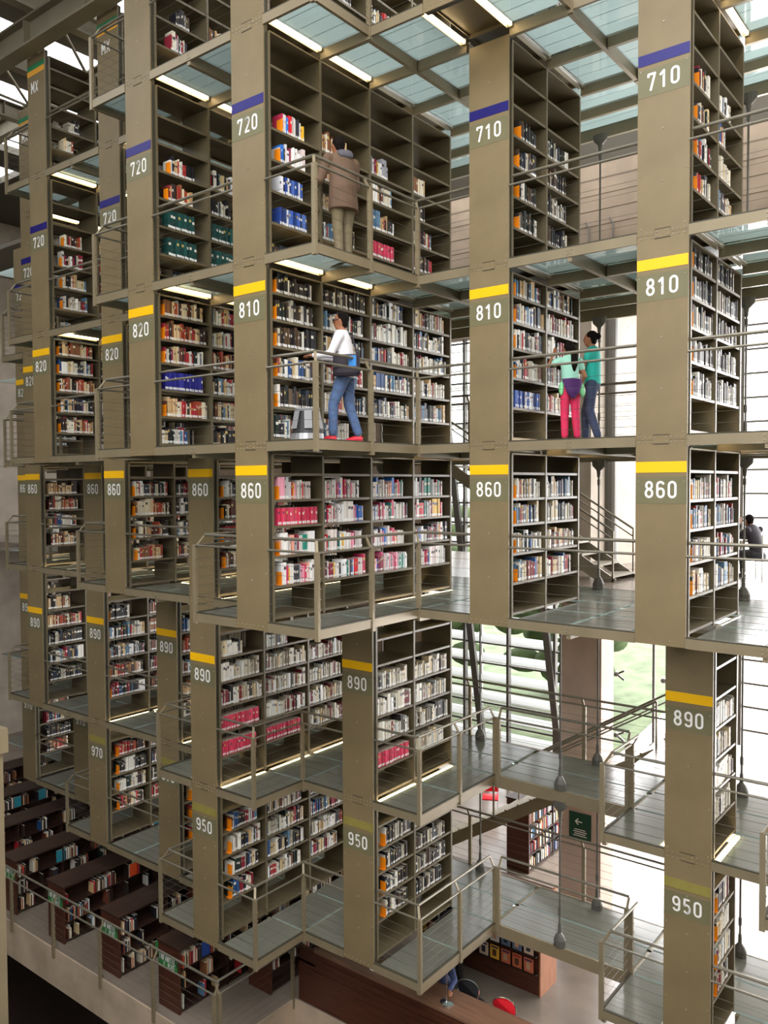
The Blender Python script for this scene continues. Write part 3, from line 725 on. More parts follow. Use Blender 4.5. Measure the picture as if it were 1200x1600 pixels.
def book_geo(mb, b, tagm=None):
    x1 = X(b['i']) + PW - b['inset']; x0 = x1 - b['d']
    if b['side'] == 'left': x0 = X(b['i']) + b['inset']; x1 = x0 + b['d']
    y0, y1, z0, z1 = b['y'], b['y'] + b['t'], b['z'], b['z'] + b['h']
    c = b['c']; page = (.62, .58, .48)
    mb.box(x0, x1, y0, y1, z0, z1, 0, c)
    # page block colour on top and at the fore edge
    n = len(mb.f); mb.c[n - 5] = page
    if b['side'] == 'right': mb.c[n - 1] = page
    else: mb.c[n - 3] = page
    if b['side'] != 'right': return
    if b['hue'] < .45:      # printed band on the spine
        dark = sum(c) > .9
        bc = (.06, .05, .06) if dark else ((.75, .72, .62) if b['hue'] < .3 else (.55, .42, .12))
        zt = z0 + b['h'] * (.55 + .3 * b['hue']); xx = x1 + .0006
        mb.quad((xx, y0 + .003, zt), (xx, y1 - .003, zt), (xx, y1 - .003, zt + b['h'] * .14), (xx, y0 + .003, zt + b['h'] * .14), 0, bc)
def tag_quad(mb, b, m, col=None):
    xx = X(b['i']) + PW - b['inset'] + .0011; y0, y1 = b['y'] + .0005, b['y'] + b['t'] - .0005
    mb.box(xx - .0008, xx, y0, y1, b['z'] + .012, b['z'] + .047, m, col)
PAN = [(362, 418, 0), (731, 797, 1), (989, 1082, 2)]
def area(b):
    if b['side'] == 'left': return 0
    x1 = X(b['i']) + PW
    a = project(Vector((x1, b['y'], b['z']))); c = project(Vector((x1, b['y'] + b['t'], b['z'] + b['h'])))
    if a is None or not (4 < c[0] < 1190 and 4 < a[1] < 1596 and c[1] > 2): return 0
    if any(u < c[0] < v and b['i'] < n for u, v, n in PAN if not (n == 2 and b['lv'] in '95') and not (n < 2 and b['lv'] in '95')): return 0
    return abs(c[0] - a[0]) * abs(a[1] - c[1])
for b in BOOKS: b['a'] = area(b)
ranked = sorted(range(len(BOOKS)), key=lambda q: -BOOKS[q]['a'])
own = set(ranked[:300])
rest = MB()
for q, b in enumerate(BOOKS):
    if q in own: continue
    book_geo(rest, b)
    if b['side'] == 'right': tag_quad(rest, b, 0, (.74, .74, .72))
tag(rest.build('books', ['books']), 'thousands of mixed library books packed upright on the shelves further back', 'books', None, 'stuff')
def spot(lv, i, k, s, j):
    return 'shelf %d, bay %d, %s' % (s, k - j + 1, short(lv, i))
for q in sorted(own):
    b = BOOKS[q]; g = MB(); book_geo(g, b)
    base = Vector((X(b['i']) + PW - b['inset'] - b['d'] / 2, b['y'] + b['t'] / 2, b['z']))
    o = g.build('book', 'books'); o.data.transform(Matrix.Translation(-base)); o.location = base
    fat = 'thick ' if b['t'] > .036 else ('slim ' if b['t'] < .018 else '')
    nth = ORD[b['n']] if b['n'] < 10 else '%dth' % (b['n'] + 1)
    tag(o, '%s%s book, %s along %s' % (fat, cname(b['c']), nth, spot(b['lv'], b['i'], b['k'], b['s'], COLS[b['lv']][b['i']])), 'book', 'books on the shelves nearest the camera')
    g = MB(); tag_quad(g, b, 0); t = g.build('spine_tag', 'tag', o); t.data.transform(Matrix.Translation(-base))
for (lv, i, k, s, y, z) in ENDS:
    if i < -3: continue
    x1 = X(i) + PW - .004; g = MB(); g.box(x1 - .115, x1 - .004, y - .003, y, z, z + .175); g.box(x1 - .115, x1 - .004, y - .05, y - .003, z, z + .003)
    tag(g.build('bookend', 'bookend'), 'orange bookend at the front of shelf %d up, %s' % (s, short(lv, i)), 'bookend', 'orange bookends')

# ------------------------------------------------------------------ children's library below
kids = [(-17.75, 'first'), (-15.87, 'second'), (-13.98, 'third'), (-12.2, 'fourth')]
def kid_case(x0, y0, y1, h, label, sign=None, depth=.58):
    r = thing('wooden_bookcase', label, 'bookcase', 'low wooden bookcases of the children\'s library', (x0 + depth / 2, y0, ZF)); S = Sub(r)
    x1 = x0 + depth; zt = ZF + h
    t = MB(); t.box(x0, x1, y0, y0 + .04, ZF, zt); S.part(t, 'end_panel', 'wood')
    t = MB(); t.box(x0, x1, y1 - .04, y1, ZF, zt); S.part(t, 'end_panel', 'wood')
    t = MB(); t.box(x0 - .02, x1 + .02, y0 - .02, y1 + .02, zt, zt + .035); S.part(t, 'top', 'wood_dark')
    t = MB(); t.box(x0 + depth / 2 - .01, x0 + depth / 2 + .01, y0 + .04, y1 - .04, ZF, zt); S.part(t, 'divider', 'wood_dark')
    n = int((y1 - y0) / .95)
    for k in range(1, n): t = MB(); yy = y0 + (y1 - y0) * k / n; t.box(x0 + .01, x1 - .01, yy - .012, yy + .012, ZF, zt); S.part(t, 'upright', 'wood_dark')
    for zz in (.06, .42, .78):
        t = MB(); t.box(x0 + .01, x1 - .01, y0 + .04, y1 - .04, ZF + zz - .022, ZF + zz); S.part(t, 'shelf', 'wood_dark')
    if sign:
        pl = MB(); pl.box(x0 + .02, x1 - .04, y0 - .012, y0, zt - .42, zt - .30, 0); pl.box(x0 + .02, x1 - .04, y0 - .012, y0, zt - .30, zt - .19, 1)
        sg = S.part(pl, 'sign_plate', ['sign_green', 'sign_dark'])
        le = MB(); lettering(le, 'INFANTIL', x0 + .04, zt - .195, .10, y0 - .0135, .16, .585, 0, 1.0); lettering(le, sign, x0 + .16, zt - .31, .10, y0 - .0135, .16, .62)
        S.part(le, 'lettering', 'white_paint', sg)
    return x1
KB = []
signs = ['I 0', 'I 860', 'I 830', 'I 820']
for k, (x0, wd) in enumerate(kids):
    kid_case(x0, 8.97, 14.6, 1.15, 'low dark wooden bookcase with green INFANTIL sign, %s from the left' % wd, signs[k])
    KB.append((x0 + .58, 9.02, 14.5))
for k, x0 in enumerate((-19.7, -21.6, -23.6)):
    kid_case(x0, 8.97, 14.6, 1.15, 'low dark wooden bookcase without visible sign, %s beyond the signed ones' % ORD[k]); KB.append((x0 + .58, 9.02, 14.5))
kid_case(-11.35, 10.35, 13.2, .62, 'lowest short wooden bookcase beside the railing corner'); 
kbk = MB(); rnd = random.Random(11); KSEL = []
for (x1, ya, yb) in KB + [(-10.77, 10.4, 13.1)]:
    for zz in ((.06, .42, .78) if x1 != -10.77 else (.42,)):
        y = ya + .05
        while y < yb:
            if rnd.random() < .12: y += rnd.uniform(.12, .5); continue
            t_ = rnd.uniform(.012, .03); h = rnd.uniform(.19, .29)
            if rnd.random() < .02 and y + .24 < yb:   # a cover shown face out
                c = srgb(rnd.choice(['#e0501c', '#2c7c8c', '#3c8c48', '#d8c49c', '#2c4c9c'])); KSEL.append((x1 - .03, y, ZF + zz, .02, .2, .27, c)); y += .22; continue
            c = srgb(rnd.choice(PAL[rnd.choice(('mix', 'warm', 'dark', 'dark', 'warm'))])); KSEL.append((x1 - .02, y, ZF + zz, .17, t_, h, c)); y += t_ + .001
KSEL_A = sorted(range(len(KSEL)), key=lambda q: -((lambda p: 0 if p is None or not (0 < p[0] < 1200 and 0 < p[1] < 1600) else KSEL[q][4] * KSEL[q][5] / p[2] ** 2)(project(Vector(KSEL[q][:3])))))
for (x1, y, z, d, t_, h, c) in KSEL:
    kbk.box(x1 - d, x1, y, y + t_, z, z + h, 0, c); kbk.c[-5] = (.62, .58, .48)
tag(kbk.build('childrens_books', ['books']), 'worn picture books and readers crammed on the low wooden shelves', 'books', None, 'stuff')
# railing on the slab edge
rr = thing('railing', 'steel cable railing on the concrete edge in front of the green INFANTIL signs', 'railing', 'hall edge railings', (-14, 8.75, ZF)); R = Sub(rr)
rail_run(rr, R, [(-10.4 - 1.62 * k, 8.72) for k in range(8)], ZF, offs=-1, end_posts=(True, True))
rr = thing('railing', 'steel cable railing running back from the corner to the wooden counter', 'railing', 'hall edge railings', (-10.36, 9.6, ZF)); R = Sub(rr)
rail_run(rr, R, [(-10.36, 8.80), (-10.36, 10.5)], ZF, offs=1)
# counter
r = thing('reception_counter', 'long red-brown wooden counter with plank front above the dark void', 'counter', None, (-7, 10.6, ZF)); S = Sub(r)
t = MB(); t.box(-10.3, 6.5, 10.60, 10.66, ZF, ZF + 1.0)
rnd = random.Random(3)
for k in range(9):
    x = -10.3
    while x < 6.5:
        L = rnd.uniform(.5, 1.5); e = min(6.5, x + L)
        if rnd.random() < .5: t.box(x, e, 10.588 - rnd.random() * .006, 10.60, ZF + k * .11 + .004, ZF + k * .11 + .106)
        x = e
S.part(t, 'plank_front', 'wood')
t = MB(); t.box(-9.9, 6.5, 10.57, 11.15, ZF + 1.0, ZF + 1.04); S.part(t, 'counter_top', 'wood_top')
t = MB(); t.box(-10.3, -9.9, 10.60, 11.15, ZF + .72, ZF + .76); S.part(t, 'low_ledge', 'wood_top')
t = MB(); t.box(-10.3, 6.5, 11.05, 11.1, ZF, ZF + .98); S.part(t, 'back_panel', 'wood_dark')
# desk lamp, cup, papers
r = thing('desk_lamp', 'chrome-based desk lamp with thin upright stem on the counter', 'lamp', None, (-7.2, 10.75, ZF + 1.04)); S = Sub(r)
t = MB(); t.loft([(-7.2, 10.75, ZF + 1.041, .12, .09), (-7.2, 10.75, ZF + 1.06, .115, .085), (-7.2, 10.75, ZF + 1.075, .03, .03)], 20); S.part(t, 'base', 'chrome')
t = MB(); t.tube([(-7.2, 10.75, ZF + 1.06), (-7.2, 10.75, ZF + 1.62)], .009, 8); S.part(t, 'stem', 'chrome')
t = MB(); t.tube([(-7.2, 10.75, ZF + 1.62), (-7.2, 10.95, ZF + 1.66)], [.02, .035], 10); S.part(t, 'lamp_head', 'black')
t = MB(); t.loft([(-8.45, 10.80, ZF + 1.04, .035, .035), (-8.45, 10.80, ZF + 1.15, .042, .042)], 16)
tag(t.build('cup', 'mug'), 'bright green cup on the counter under the lowest walkway', 'cup')
t = MB(); t.box(-8.75, -8.55, 10.72, 10.86, ZF + 1.04, ZF + 1.07); tag(t.build('tissue_box', 'paper'), 'white box beside the bright green cup', 'box')
# chairs behind the counter
def round_chair(x, y, m, label):
    r = thing('chair', label, 'chair', None, (x, y, ZF)); S = Sub(r)
    for sx_ in (-.17, .17):
        for sy in (-.17, .17): t = MB(); t.tube([(x + sx_ * 1.1, y + sy * 1.1, ZF), (x + sx_, y + sy, ZF + .45)], .011, 8); S.part(t, 'leg', 'chrome')
    t = MB(); t.loft([(x, y, ZF + .44, .19, .19), (x, y, ZF + .47, .21, .21), (x, y, ZF + .48, .19, .19)], 20); S.part(t, 'seat', m)
    t = MB(); P = [(x + .21 * math.cos(a), y - .16 + .03 * math.sin(a * 2), ZF + .78 + .17 * math.sin(a)) for a in [k * math.pi / 10 for k in range(21)]]
    n0 = len(t.v); t.v += [(p[0], p[1] - .012, p[2]) for p in P[:-1]] + [(p[0], p[1] + .012, p[2]) for p in P[:-1]]
    t.f.append(tuple(range(n0, n0 + 20))); t.f.append(tuple(reversed(range(n0 + 20, n0 + 40)))); t.m += [0, 0]; t.c += [None, None]
    for k in range(20): t.f.append((n0 + k, n0 + 20 + k, n0 + 20 + (k + 1) % 20, n0 + (k + 1) % 20)); t.m.append(0); t.c.append(None)
    S.part(t, 'backrest', m)
    t = MB(); t.tube([(p[0], p[1] + .0, p[2]) for p in P], .013, 6, cap=False); S.part(t, 'rim', 'chrome')
    for sx_ in (-.1, .1): t = MB(); t.tube([(x + sx_, y - .12, ZF + .46), (x + sx_, y - .16, ZF + .7)], .010, 6); S.part(t, 'back_support', 'chrome')
round_chair(-6.62, 11.72, 'red', 'red round-backed chair behind the wooden counter')
round_chair(-7.35, 11.78, 'black', 'dark round-backed chair with pale rim behind the wooden counter')
# magazine rack
r = thing('magazine_rack', 'red-brown wooden magazine rack with covers face out', 'magazine rack', None, (-8.1, 13.3, ZF)); S = Sub(r)
t = MB(); t.box(-9.6, -6.89, 13.3, 13.9, ZF, ZF + 1.75); S.part(t, 'body', 'wood')
t = MB(); t.box(-6.89, -6.86, 13.28, 13.92, ZF, ZF + 1.78); S.part(t, 'side_panel', 'wood_light')
for k in range(4): t = MB(); t.box(-9.6, -6.9, 13.17, 13.3, ZF + .42 + k * .33, ZF + .44 + k * .33); S.part(t, 'ledge', 'wood_dark')
rnd = random.Random(8)
for k in range(4):
    for q in range(11):
        x = -9.5 + q * .235
        if rnd.random() < .12: continue
        c = srgb(rnd.choice(['#d8c0a8', '#c06848', '#e0d4c0', '#a84838', '#d89070', '#8c8c98', '#e8b040', '#e8e4dc', '#6c7c94', '#c8a488']))
        z = ZF + .445 + k * .33; g = MB(); g.box(x, x + .19, 13.19, 13.20, z, z + .25, 0, c); g.box(x + .05, x + .13, 13.186, 13.19, z + .05, z + .17, 0, srgb(rnd.choice(['#5c3a2a', '#d8a888', '#303848', '#b89878'])))
        g.quad((x + .02, 13.1885, z + .20), (x + .17, 13.1885, z + .20), (x + .17, 13.1885, z + .23), (x + .02, 13.1885, z + .23), 0, srgb(rnd.choice(['#f0ece4', '#902020', '#203060'])))
        tag(g.build('magazine', 'books'), '%s magazine, number %d along ledge %d of the wooden rack' % (cname(c), q + 1, k + 1), 'magazine', 'magazines on the rack')
# shelves and seats at ground level beyond
for k, (x0, y0, y1, h) in enumerate([(-9.9, 17.4, 20.0, 1.7), (-10.7, 13.75, 14.75, 1.15), (-13.9, 16.3, 19.5, 1.9)]):
    kid_case(x0, y0, y1, h, ['tall dark bookcase at ground level left of the concrete pier', 'low dark bookcase in front of the ground-level stair', 'tall dark bookcase beside the red chair by the window'][k], None, .6)
    g = MB()
    for zz in (.06, .42, .78) + ((1.14,) if h > 1.3 else ()):
        y = y0 + .08
        while y < y1 - .1:
            t_ = rnd.uniform(.015, .035); c = srgb(rnd.choice(PAL['mix'])); g.box(x0 + .36, x0 + .56, y, y + t_, ZF + zz, ZF + zz + rnd.uniform(.2, .28), 0, c); y += t_ + rnd.choice((.001, .001, .05))
    tag(g.build('ground_books', 'books'), ['jumbled books on the tall dark bookcase by the pier', 'few books on the low dark bookcase by the stair', 'books on the tall dark bookcase near the red chair'][k], 'books', None, 'stuff')
t = MB(); t.box(-10.6, -10.2, 13.85, 14.55, ZF + 1.186, ZF + 1.40); tag(t.build('storage_box', 'sign_green'), 'green box on top of the low dark bookcase under the stair', 'box')
def plain_chair(x, y, rz, m, label):
    r = thing('chair', label, 'chair', 'chairs by the windows', (x, y, ZF), rz)
    def P(mb, n, mt): mb.build(n, mt, r)
    for a in (-.2, .2):
        for b in (-.2, .2): t = MB(); t.tube([(a, b, 0), (a, b, .45 if b < 0 else .82)], .012, 6); P(t, 'leg', 'chrome')
    t = MB(); t.box(-.22, .22, -.22, .22, .44, .475); P(t, 'seat', m)
    t = MB(); t.box(-.22, .22, .19, .215, .55, .90); P(t, 'backrest', m)
plain_chair(-11.9, 20.0, .5, 'red', 'red chair on the bright floor by the window')
plain_chair(-10.9, 20.2, .5, 'black', 'dark chair next to the red one by the window')
plain_chair(-5.6, 17.6, .3, 'darkred', 'dark red chair seen beside the 950 panel')
# stairs rising from the 890 corridor, seen against the window
def stair(name, label, a, b, w_, n, rail_side=-1, m='frame'):
    a = Vector(a); b = Vector(b); r = thing(name, label, 'stair', 'stairs beyond the corridor', tuple(a)); S = Sub(r)
    for k in range(n):
        p = a + (b - a) * ((k + .5) / n); t = MB(); t.box(p.x - .17, p.x + .17, p.y, p.y + w_, p.z - .02, p.z + .02); S.part(t, 'tread', m)
    for q in (0, w_): t = MB(); t.obox(a + Vector((0, q, -.05)), b + Vector((0, q, -.05)), .03, .24); S.part(t, 'stringer', m)
    for h, rr_ in ((.95, .022), (.80, .014)):
        for q in (0, w_): t = MB(); t.tube([a + Vector((0, q, h)), b + Vector((0, q, h))], rr_, 8); S.part(t, 'handrail', 'rail')
    for k in range(3):
        p = a + (b - a) * (k / 2)
        for q in (0, w_): t = MB(); t.box(p.x - .015, p.x + .015, p.y + q - .015, p.y + q + .015, p.z, p.z + .95); S.part(t, 'baluster', 'frame')
stair('staircase', 'steel stair with white-edged side climbing from ground level to the 890 corridor', (-12.3, 15.0, -9.22), (-5.4, 15.0, -4.98), 1.1, 24)
stair('staircase', 'stair rising from the 860 floor beside the concrete column', (-6.15, 14.75, -1.86), (-9.9, 14.75, .44), 1.0, 12, 1, 'girder')
t = MB(); t.box(-5.4, -3.2, YB + .04, 16.1, -5.03, -4.9); struct(t.build('floor_landing', 'floor'))
# steel column at the very left edge of the view
x_, y_ = -10.08, 5.0
t = MB(); t.box(x_ - .1, x_ + .03, y_, y_ + .12, -12.9, -3.32); t.box(x_ - .14, x_ + .09, y_ - .05, y_ + .16, -3.32, -3.02)
tag(t.build('lamp_column', 'frame'), 'pale steel column with blunt cap cut by the left edge of the view', 'column')
t = MB(); t.box(x_ - .14, x_ + .09, y_ - .05, y_ + .16, -13.0, -12.9); t.build('base_plate', 'frame', bpy.data.objects['lamp_column'])

# ------------------------------------------------------------------ step stool
r = thing('step_stool', 'round grey library step stool on the floor behind the railing', 'step stool', None, (-7.52, 7.98, .55)); S = Sub(r)
x, y, z = -7.52, 7.98, .552
t = MB(); t.loft([(x, y, z, .215, .215), (x, y, z + .02, .22, .22), (x, y, z + .10, .215, .215)], 24); S.part(t, 'bumper_ring', 'satin')
t = MB(); t.loft([(x, y, z + .10, .205, .205), (x, y, z + .155, .19, .19), (x, y, z + .39, .145, .145)], 24); S.part(t, 'body', 'black')
for k in range(6):
    a = k * math.pi / 3 + .3; t = MB(); t.obox((x + .205 * math.cos(a), y + .205 * math.sin(a), z + .16), (x + .155 * math.cos(a), y + .155 * math.sin(a), z + .39), .10, .012, up=(math.cos(a), math.sin(a), 0)); S.part(t, 'side_rib', 'grey_plastic')
t = MB(); t.loft([(x, y, z + .39, .16, .16), (x, y, z + .42, .165, .165), (x, y, z + .43, .15, .15)], 24); S.part(t, 'step_top', 'grey_plastic')

# ------------------------------------------------------------------ people
def soft(o, voxel=.011, it=3):
    m = o.modifiers.new('fuse', 'REMESH'); m.mode = 'VOXEL'; m.voxel_size = voxel; m.use_smooth_shade = True
    s = o.modifiers.new('smooth', 'SMOOTH'); s.factor = .6; s.iterations = it
    return o
def limb(mb, pts, rs, k=12):
    mb.tube(pts, rs, k); [mb.ball(p, (r if not isinstance(r, tuple) else r[0]) * .98, 10) for p, r in zip(pts, rs)]
def hand(mb, w_, d, n, s=1.0):
    """w_ wrist, d pointing direction, n palm normal"""
    w_ = Vector(w_); d = Vector(d).normalized(); n = Vector(n); n = (n - d * n.dot(d)).normalized(); u = d.cross(n)
    mb.tube([w_, w_ + d * .045 * s, w_ + d * .085 * s], [(.022 * s, .017 * s), (.036 * s, .015 * s), (.036 * s, .013 * s)], 10)
    for q, (off, L) in enumerate(((-.027, .060), (-.009, .070), (.009, .066), (.027, .052))):
        b = w_ + d * .08 * s + u * off * s; m1 = b + d * L * .5 * s - n * .006 * s; e = b + d * L * .85 * s - n * .026 * s
        mb.tube([b, m1, e], [.0095 * s, .009 * s, .0075 * s], 7)
    b = w_ + d * .03 * s - u * .03 * s; mb.tube([w_ + d * .02 * s - u * .012 * s, b + d * .02 * s - u * .012 * s, b + d * .055 * s - u * .016 * s - n * .01 * s], [.013 * s, .011 * s, .009 * s], 7)
def head(mb, c, s=1.0, f=(0, 1), drop=0):
    """c centre of skull, f facing direction in local xy"""
    cx, cy, cz = c; F = Vector((f[0], f[1], 0)).normalized(); R_ = Vector((F.y, -F.x, 0))
    mb.ball(c, (.076 * s, .092 * s, .105 * s), 14)
    j = Vector(c) + F * .022 * s + Vector((0, 0, -.06 * s)); mb.ball(tuple(j), (.056 * s, .062 * s, .066 * s), 12)
    n = Vector(c) + F * .093 * s; mb.tube([n + Vector((0, 0, .012 * s)) - F * .012 * s, n + Vector((0, 0, -.018 * s)) + F * .014 * s, n + Vector((0, 0, -.026 * s)) - F * .004 * s], [.009 * s, .014 * s, .011 * s], 8)
    m = Vector(c) + F * .083 * s + Vector((0, 0, -.055 * s)); mb.ball(tuple(m), (.022 * s, .012 * s, .009 * s), 8)
    for q in (-1, 1):
        e = Vector(c) + R_ * q * .078 * s + Vector((0, 0, -.008 * s)); mb.ball(tuple(e), (.010 * s, .018 * s, .028 * s), 8)
def face_marks(root, c, s, f):
    F = Vector((f[0], f[1], 0)).normalized(); R_ = Vector((F.y, -F.x, 0)); t = MB()
    for q in (-1, 1): t.ball(tuple(Vector(c) + F * .083 * s + R_ * q * .03 * s + Vector((0, 0, .008 * s))), (.010 * s, .010 * s, .006 * s), 8)
    t.build('eyes', 'black', root)
def figure(name, label, loc, rz, H, legs, arms, mats, lean=(0, 0), headoff=(0, 0, 0), face=(0, 1), coat=0, seated=False, slim=1.0, sleeves='long'):
    """local frame: +y is forward. legs/arms: lists of joint points for a 1.7 m body"""
    s = H / 1.7
    sc = lambda p: (p[0] * s, p[1] * s, p[2] * s)
    lx, ly = lean
    hip = .92 if not seated else .50
    sh = hip + .50; top = hip + .78
    bm = MB()
    hc = (lx + headoff[0], ly + headoff[1], hip + .675 + headoff[2])
    head(bm, sc(hc), s, face)
    bm.tube([sc((lx, ly, sh + .02)), sc((hc[0], hc[1] - .01, hc[2] - .07))], [.055 * s, .05 * s], 12)
    bm.loft([sc((0, 0, hip - .04)) + (.13 * s * slim, .09 * s), sc((lx * .4, ly * .4, hip + .16)) + (.125 * s * slim, .085 * s), sc((lx * .8, ly * .8, hip + .38)) + (.15 * s * slim, .095 * s), sc((lx, ly, sh)) + (.12 * s * slim, .07 * s)], 16)
    for A, hd in arms:
        P = [sc(p) for p in A]; limb(bm, P, [.047 * s, .037 * s, .025 * s]); hand(bm, P[-1], hd[0], hd[1], s)
    for L in legs:
        P = [sc(p) for p in L]; limb(bm, P[:3], [.075 * s, .052 * s, .038 * s])
        bm.tube([P[2], (P[2][0], P[2][1], P[2][2] - .05 * s), P[3]], [.036 * s, .035 * s, .028 * s], 8)
    o = bm.build(name, mats['skin'], None, True); soft(o, .011); o.location = loc; o.rotation_euler = (0, 0, rz); tag(o, label, 'person')
    face_marks(o, sc(hc), s, face)
    # trousers
    t = MB(); t.loft([sc((0, 0, hip - .10)) + (.155 * s * slim, .115 * s), sc((0, 0, hip)) + (.16 * s * slim, .118 * s), sc((lx * .3, ly * .3, hip + .10)) + (.142 * s * slim, .10 * s)], 16)
    for L in legs:
        P = [Vector(sc(p)) for p in L]; limb(t, [tuple(P[0]), tuple(P[1]), tuple(P[2] + (P[1] - P[2]) * .08)], [.098 * s * slim, .072 * s, .058 * s])
    soft(t.build('trousers', mats['trousers'], o, True), .013)
    # top
    t = MB(); c_ = coat
    t.loft([sc((lx * .1, ly * .1, hip - .02 - c_)) + ((.165 + c_ * .22) * s * slim, (.125 + c_ * .24) * s), sc((lx * .3, ly * .3, hip + .08)) + (.16 * s * slim + c_ * .16, .12 * s + c_ * .16), sc((lx * .6, ly * .6, hip + .28)) + (.165 * s * slim + c_ * .05, .12 * s + c_ * .04),
            sc((lx * .9, ly * .9, hip + .43)) + (.185 * s * slim, .115 * s), sc((lx, ly, sh + .01)) + (.15 * s * slim, .085 * s), sc((lx, ly, sh + .05)) + (.065 * s, .062 * s)], 18)
    for A, hd in arms:
        P = [Vector(sc(p)) for p in A]
        if sleeves == 'long': limb(t, [tuple(P[0]), tuple(P[1]), tuple(P[2] + (P[1] - P[2]) * .10)], [(.066 + c_ * .05) * s, (.056 + c_ * .05) * s, (.042 + c_ * .03) * s])
        else: limb(t, [tuple(P[0]), tuple(P[0] + (P[1] - P[0]) * .45)], [.064 * s, .058 * s])
    soft(t.build(mats.get('topname', 'shirt'), mats['top'], o, True), .013)
    # shoes
    for L in legs:
        P = [Vector(sc(p)) for p in L]; a = P[2]; d = (P[3] - P[2]); d.z = 0; d = d.normalized(); gz = P[3].z - .03 * s
        t = MB(); t.tube([a - d * .05 * s + Vector((0, 0, -.055 * s)), a + d * .03 * s + Vector((0, 0, -.045 * s)), a + d * .12 * s + Vector((0, 0, -.065 * s)), a + d * .18 * s + Vector((0, 0, -.072 * s))], [.042 * s, .048 * s, .042 * s, .026 * s], 10)
        soft(t.build('shoe', mats['shoe'], o, True), .009, 2)
        t = MB(); t.obox(a - d * .09 * s + Vector((0, 0, -.093 * s)), a + d * .19 * s + Vector((0, 0, -.093 * s)), .075 * s, .016 * s); t.build('sole', mats.get('sole', 'sole'), o)
    return o, s, sc(hc)
def hair_cap(o, c, s, f, extra=None, size=1.0):
    F = Vector((f[0], f[1], 0)).normalized(); t = MB(); c = Vector(c)
    t.ball(tuple(c + Vector((0, 0, .026 * s)) - F * .026 * s), (.085 * s * size, .090 * s * size, .094 * s * size), 14)
    t.ball(tuple(c - F * .045 * s + Vector((0, 0, -.02 * s))), (.072 * s, .06 * s, .08 * s), 12)
    if extra: extra(t, c, F)
    soft(t.build('hair', 'hair', o, True), .010, 2)
Z8 = SEAM['8'] + .052; Z7 = SEAM['7'] + .052
# man in the white shirt, left profile, mid-step
o, s, hc = figure('person', 'man in white shirt and blue jeans browsing with a black shoulder bag', (-7.42, 8.64, Z8), math.radians(122), 1.77,
    [[(-.09, .0, .90), (-.09, .15, .50), (-.09, .16, .10), (-.09, .30, .035)], [(.09, -.02, .90), (.09, -.03, .50), (.09, -.16, .10), (.09, -.03, .035)]],
    [([(-.19, .05, 1.38), (-.22, .16, 1.13), (-.14, .40, 1.13)], ((.2, 1, 0), (0, 0, 1))), ([(.19, .05, 1.38), (.22, .20, 1.14), (.14, .42, 1.16)], ((-.2, 1, 0), (0, 0, 1)))],
    dict(skin='skin', trousers='jeans', top='white_shirt', shoe='shoe_red'), lean=(0, .04), headoff=(0, .02, -.005), face=(0, 1), coat=.06)
hair_cap(o, hc, s, (0, 1))
t = MB(); t.obox((-.085 * s, hc[1] + .02, hc[2] + .01), (-.075 * s, hc[1] + .10, hc[2] + .01), .006, .012); t.obox((-.06, hc[1] + .10, hc[2] + .008), (.06, hc[1] + .10, hc[2] + .008), .008, .03); t.build('glasses', 'black', o)
t = MB()
t.loft([(-.24, -.05, .88, .065, .17), (-.245, -.05, .92, .075, .185), (-.24, -.05, 1.16, .07, .18)], 24)
t.obox((-.24, .12, 1.14), (-.12, .06, 1.47), .012, .035); t.obox((-.24, -.20, 1.14), (.02, -.09, 1.45), .012, .035); t.obox((-.12, .06, 1.47), (.02, -.09, 1.48), .012, .035)
b_ = t.build('shoulder_bag', 'bag', None, False); b_.location = o.location; b_.rotation_euler = o.rotation_euler; tag(b_, 'black shoulder bag with a blue patch on the man in white', 'bag')
t = MB(); t.box(-.325, -.312, -.19, -.09, 1.00, 1.14); t.build('blue_patch', 'bag_blue', b_)
t = MB(); t.box(-.322, -.305, -.22, .13, .99, 1.0); t.build('seam', 'black', b_)
# person in the brown jacket, back to the camera
o, s, hc = figure('person', 'person in brown jacket and khaki trousers reading at the 720 shelves', (-7.45, 8.66, Z7), math.radians(72), 1.76,
    [[(-.09, .0, .90), (-.085, .02, .50), (-.08, -.02, .10), (-.08, .12, .035)], [(.09, .0, .90), (.08, .05, .50), (.07, .02, .10), (.07, .16, .035)]],
    [([(-.20, .06, 1.36), (-.28, .14, 1.10), (-.16, .33, 1.17)], ((.3, 1, .1), (0, 0, 1))), ([(.20, .06, 1.36), (.27, .14, 1.10), (.12, .34, 1.17)], ((-.3, 1, .1), (0, 0, 1)))],
    dict(skin='skin', trousers='khaki', top='brown_coat', shoe='shoe_dark', topname='jacket'), lean=(0, .06), headoff=(-.02, .06, -.02), face=(-.2, 1), coat=.20, slim=1.02)
hair_cap(o, hc, s, (-.2, 1), None, 1.06)
t = MB(); t.loft([(0, .05, 1.42 * s, .10, .08), (0, .04, 1.475 * s, .085, .075), (0, .03, 1.49 * s, .06, .055)], 14); t.ball((.05, -.035, 1.43 * s), (.085, .045, .06)); t.ball((-.03, -.03, 1.42 * s), (.07, .04, .05)); soft(t.build('hood', 'hood', o, True), .012)
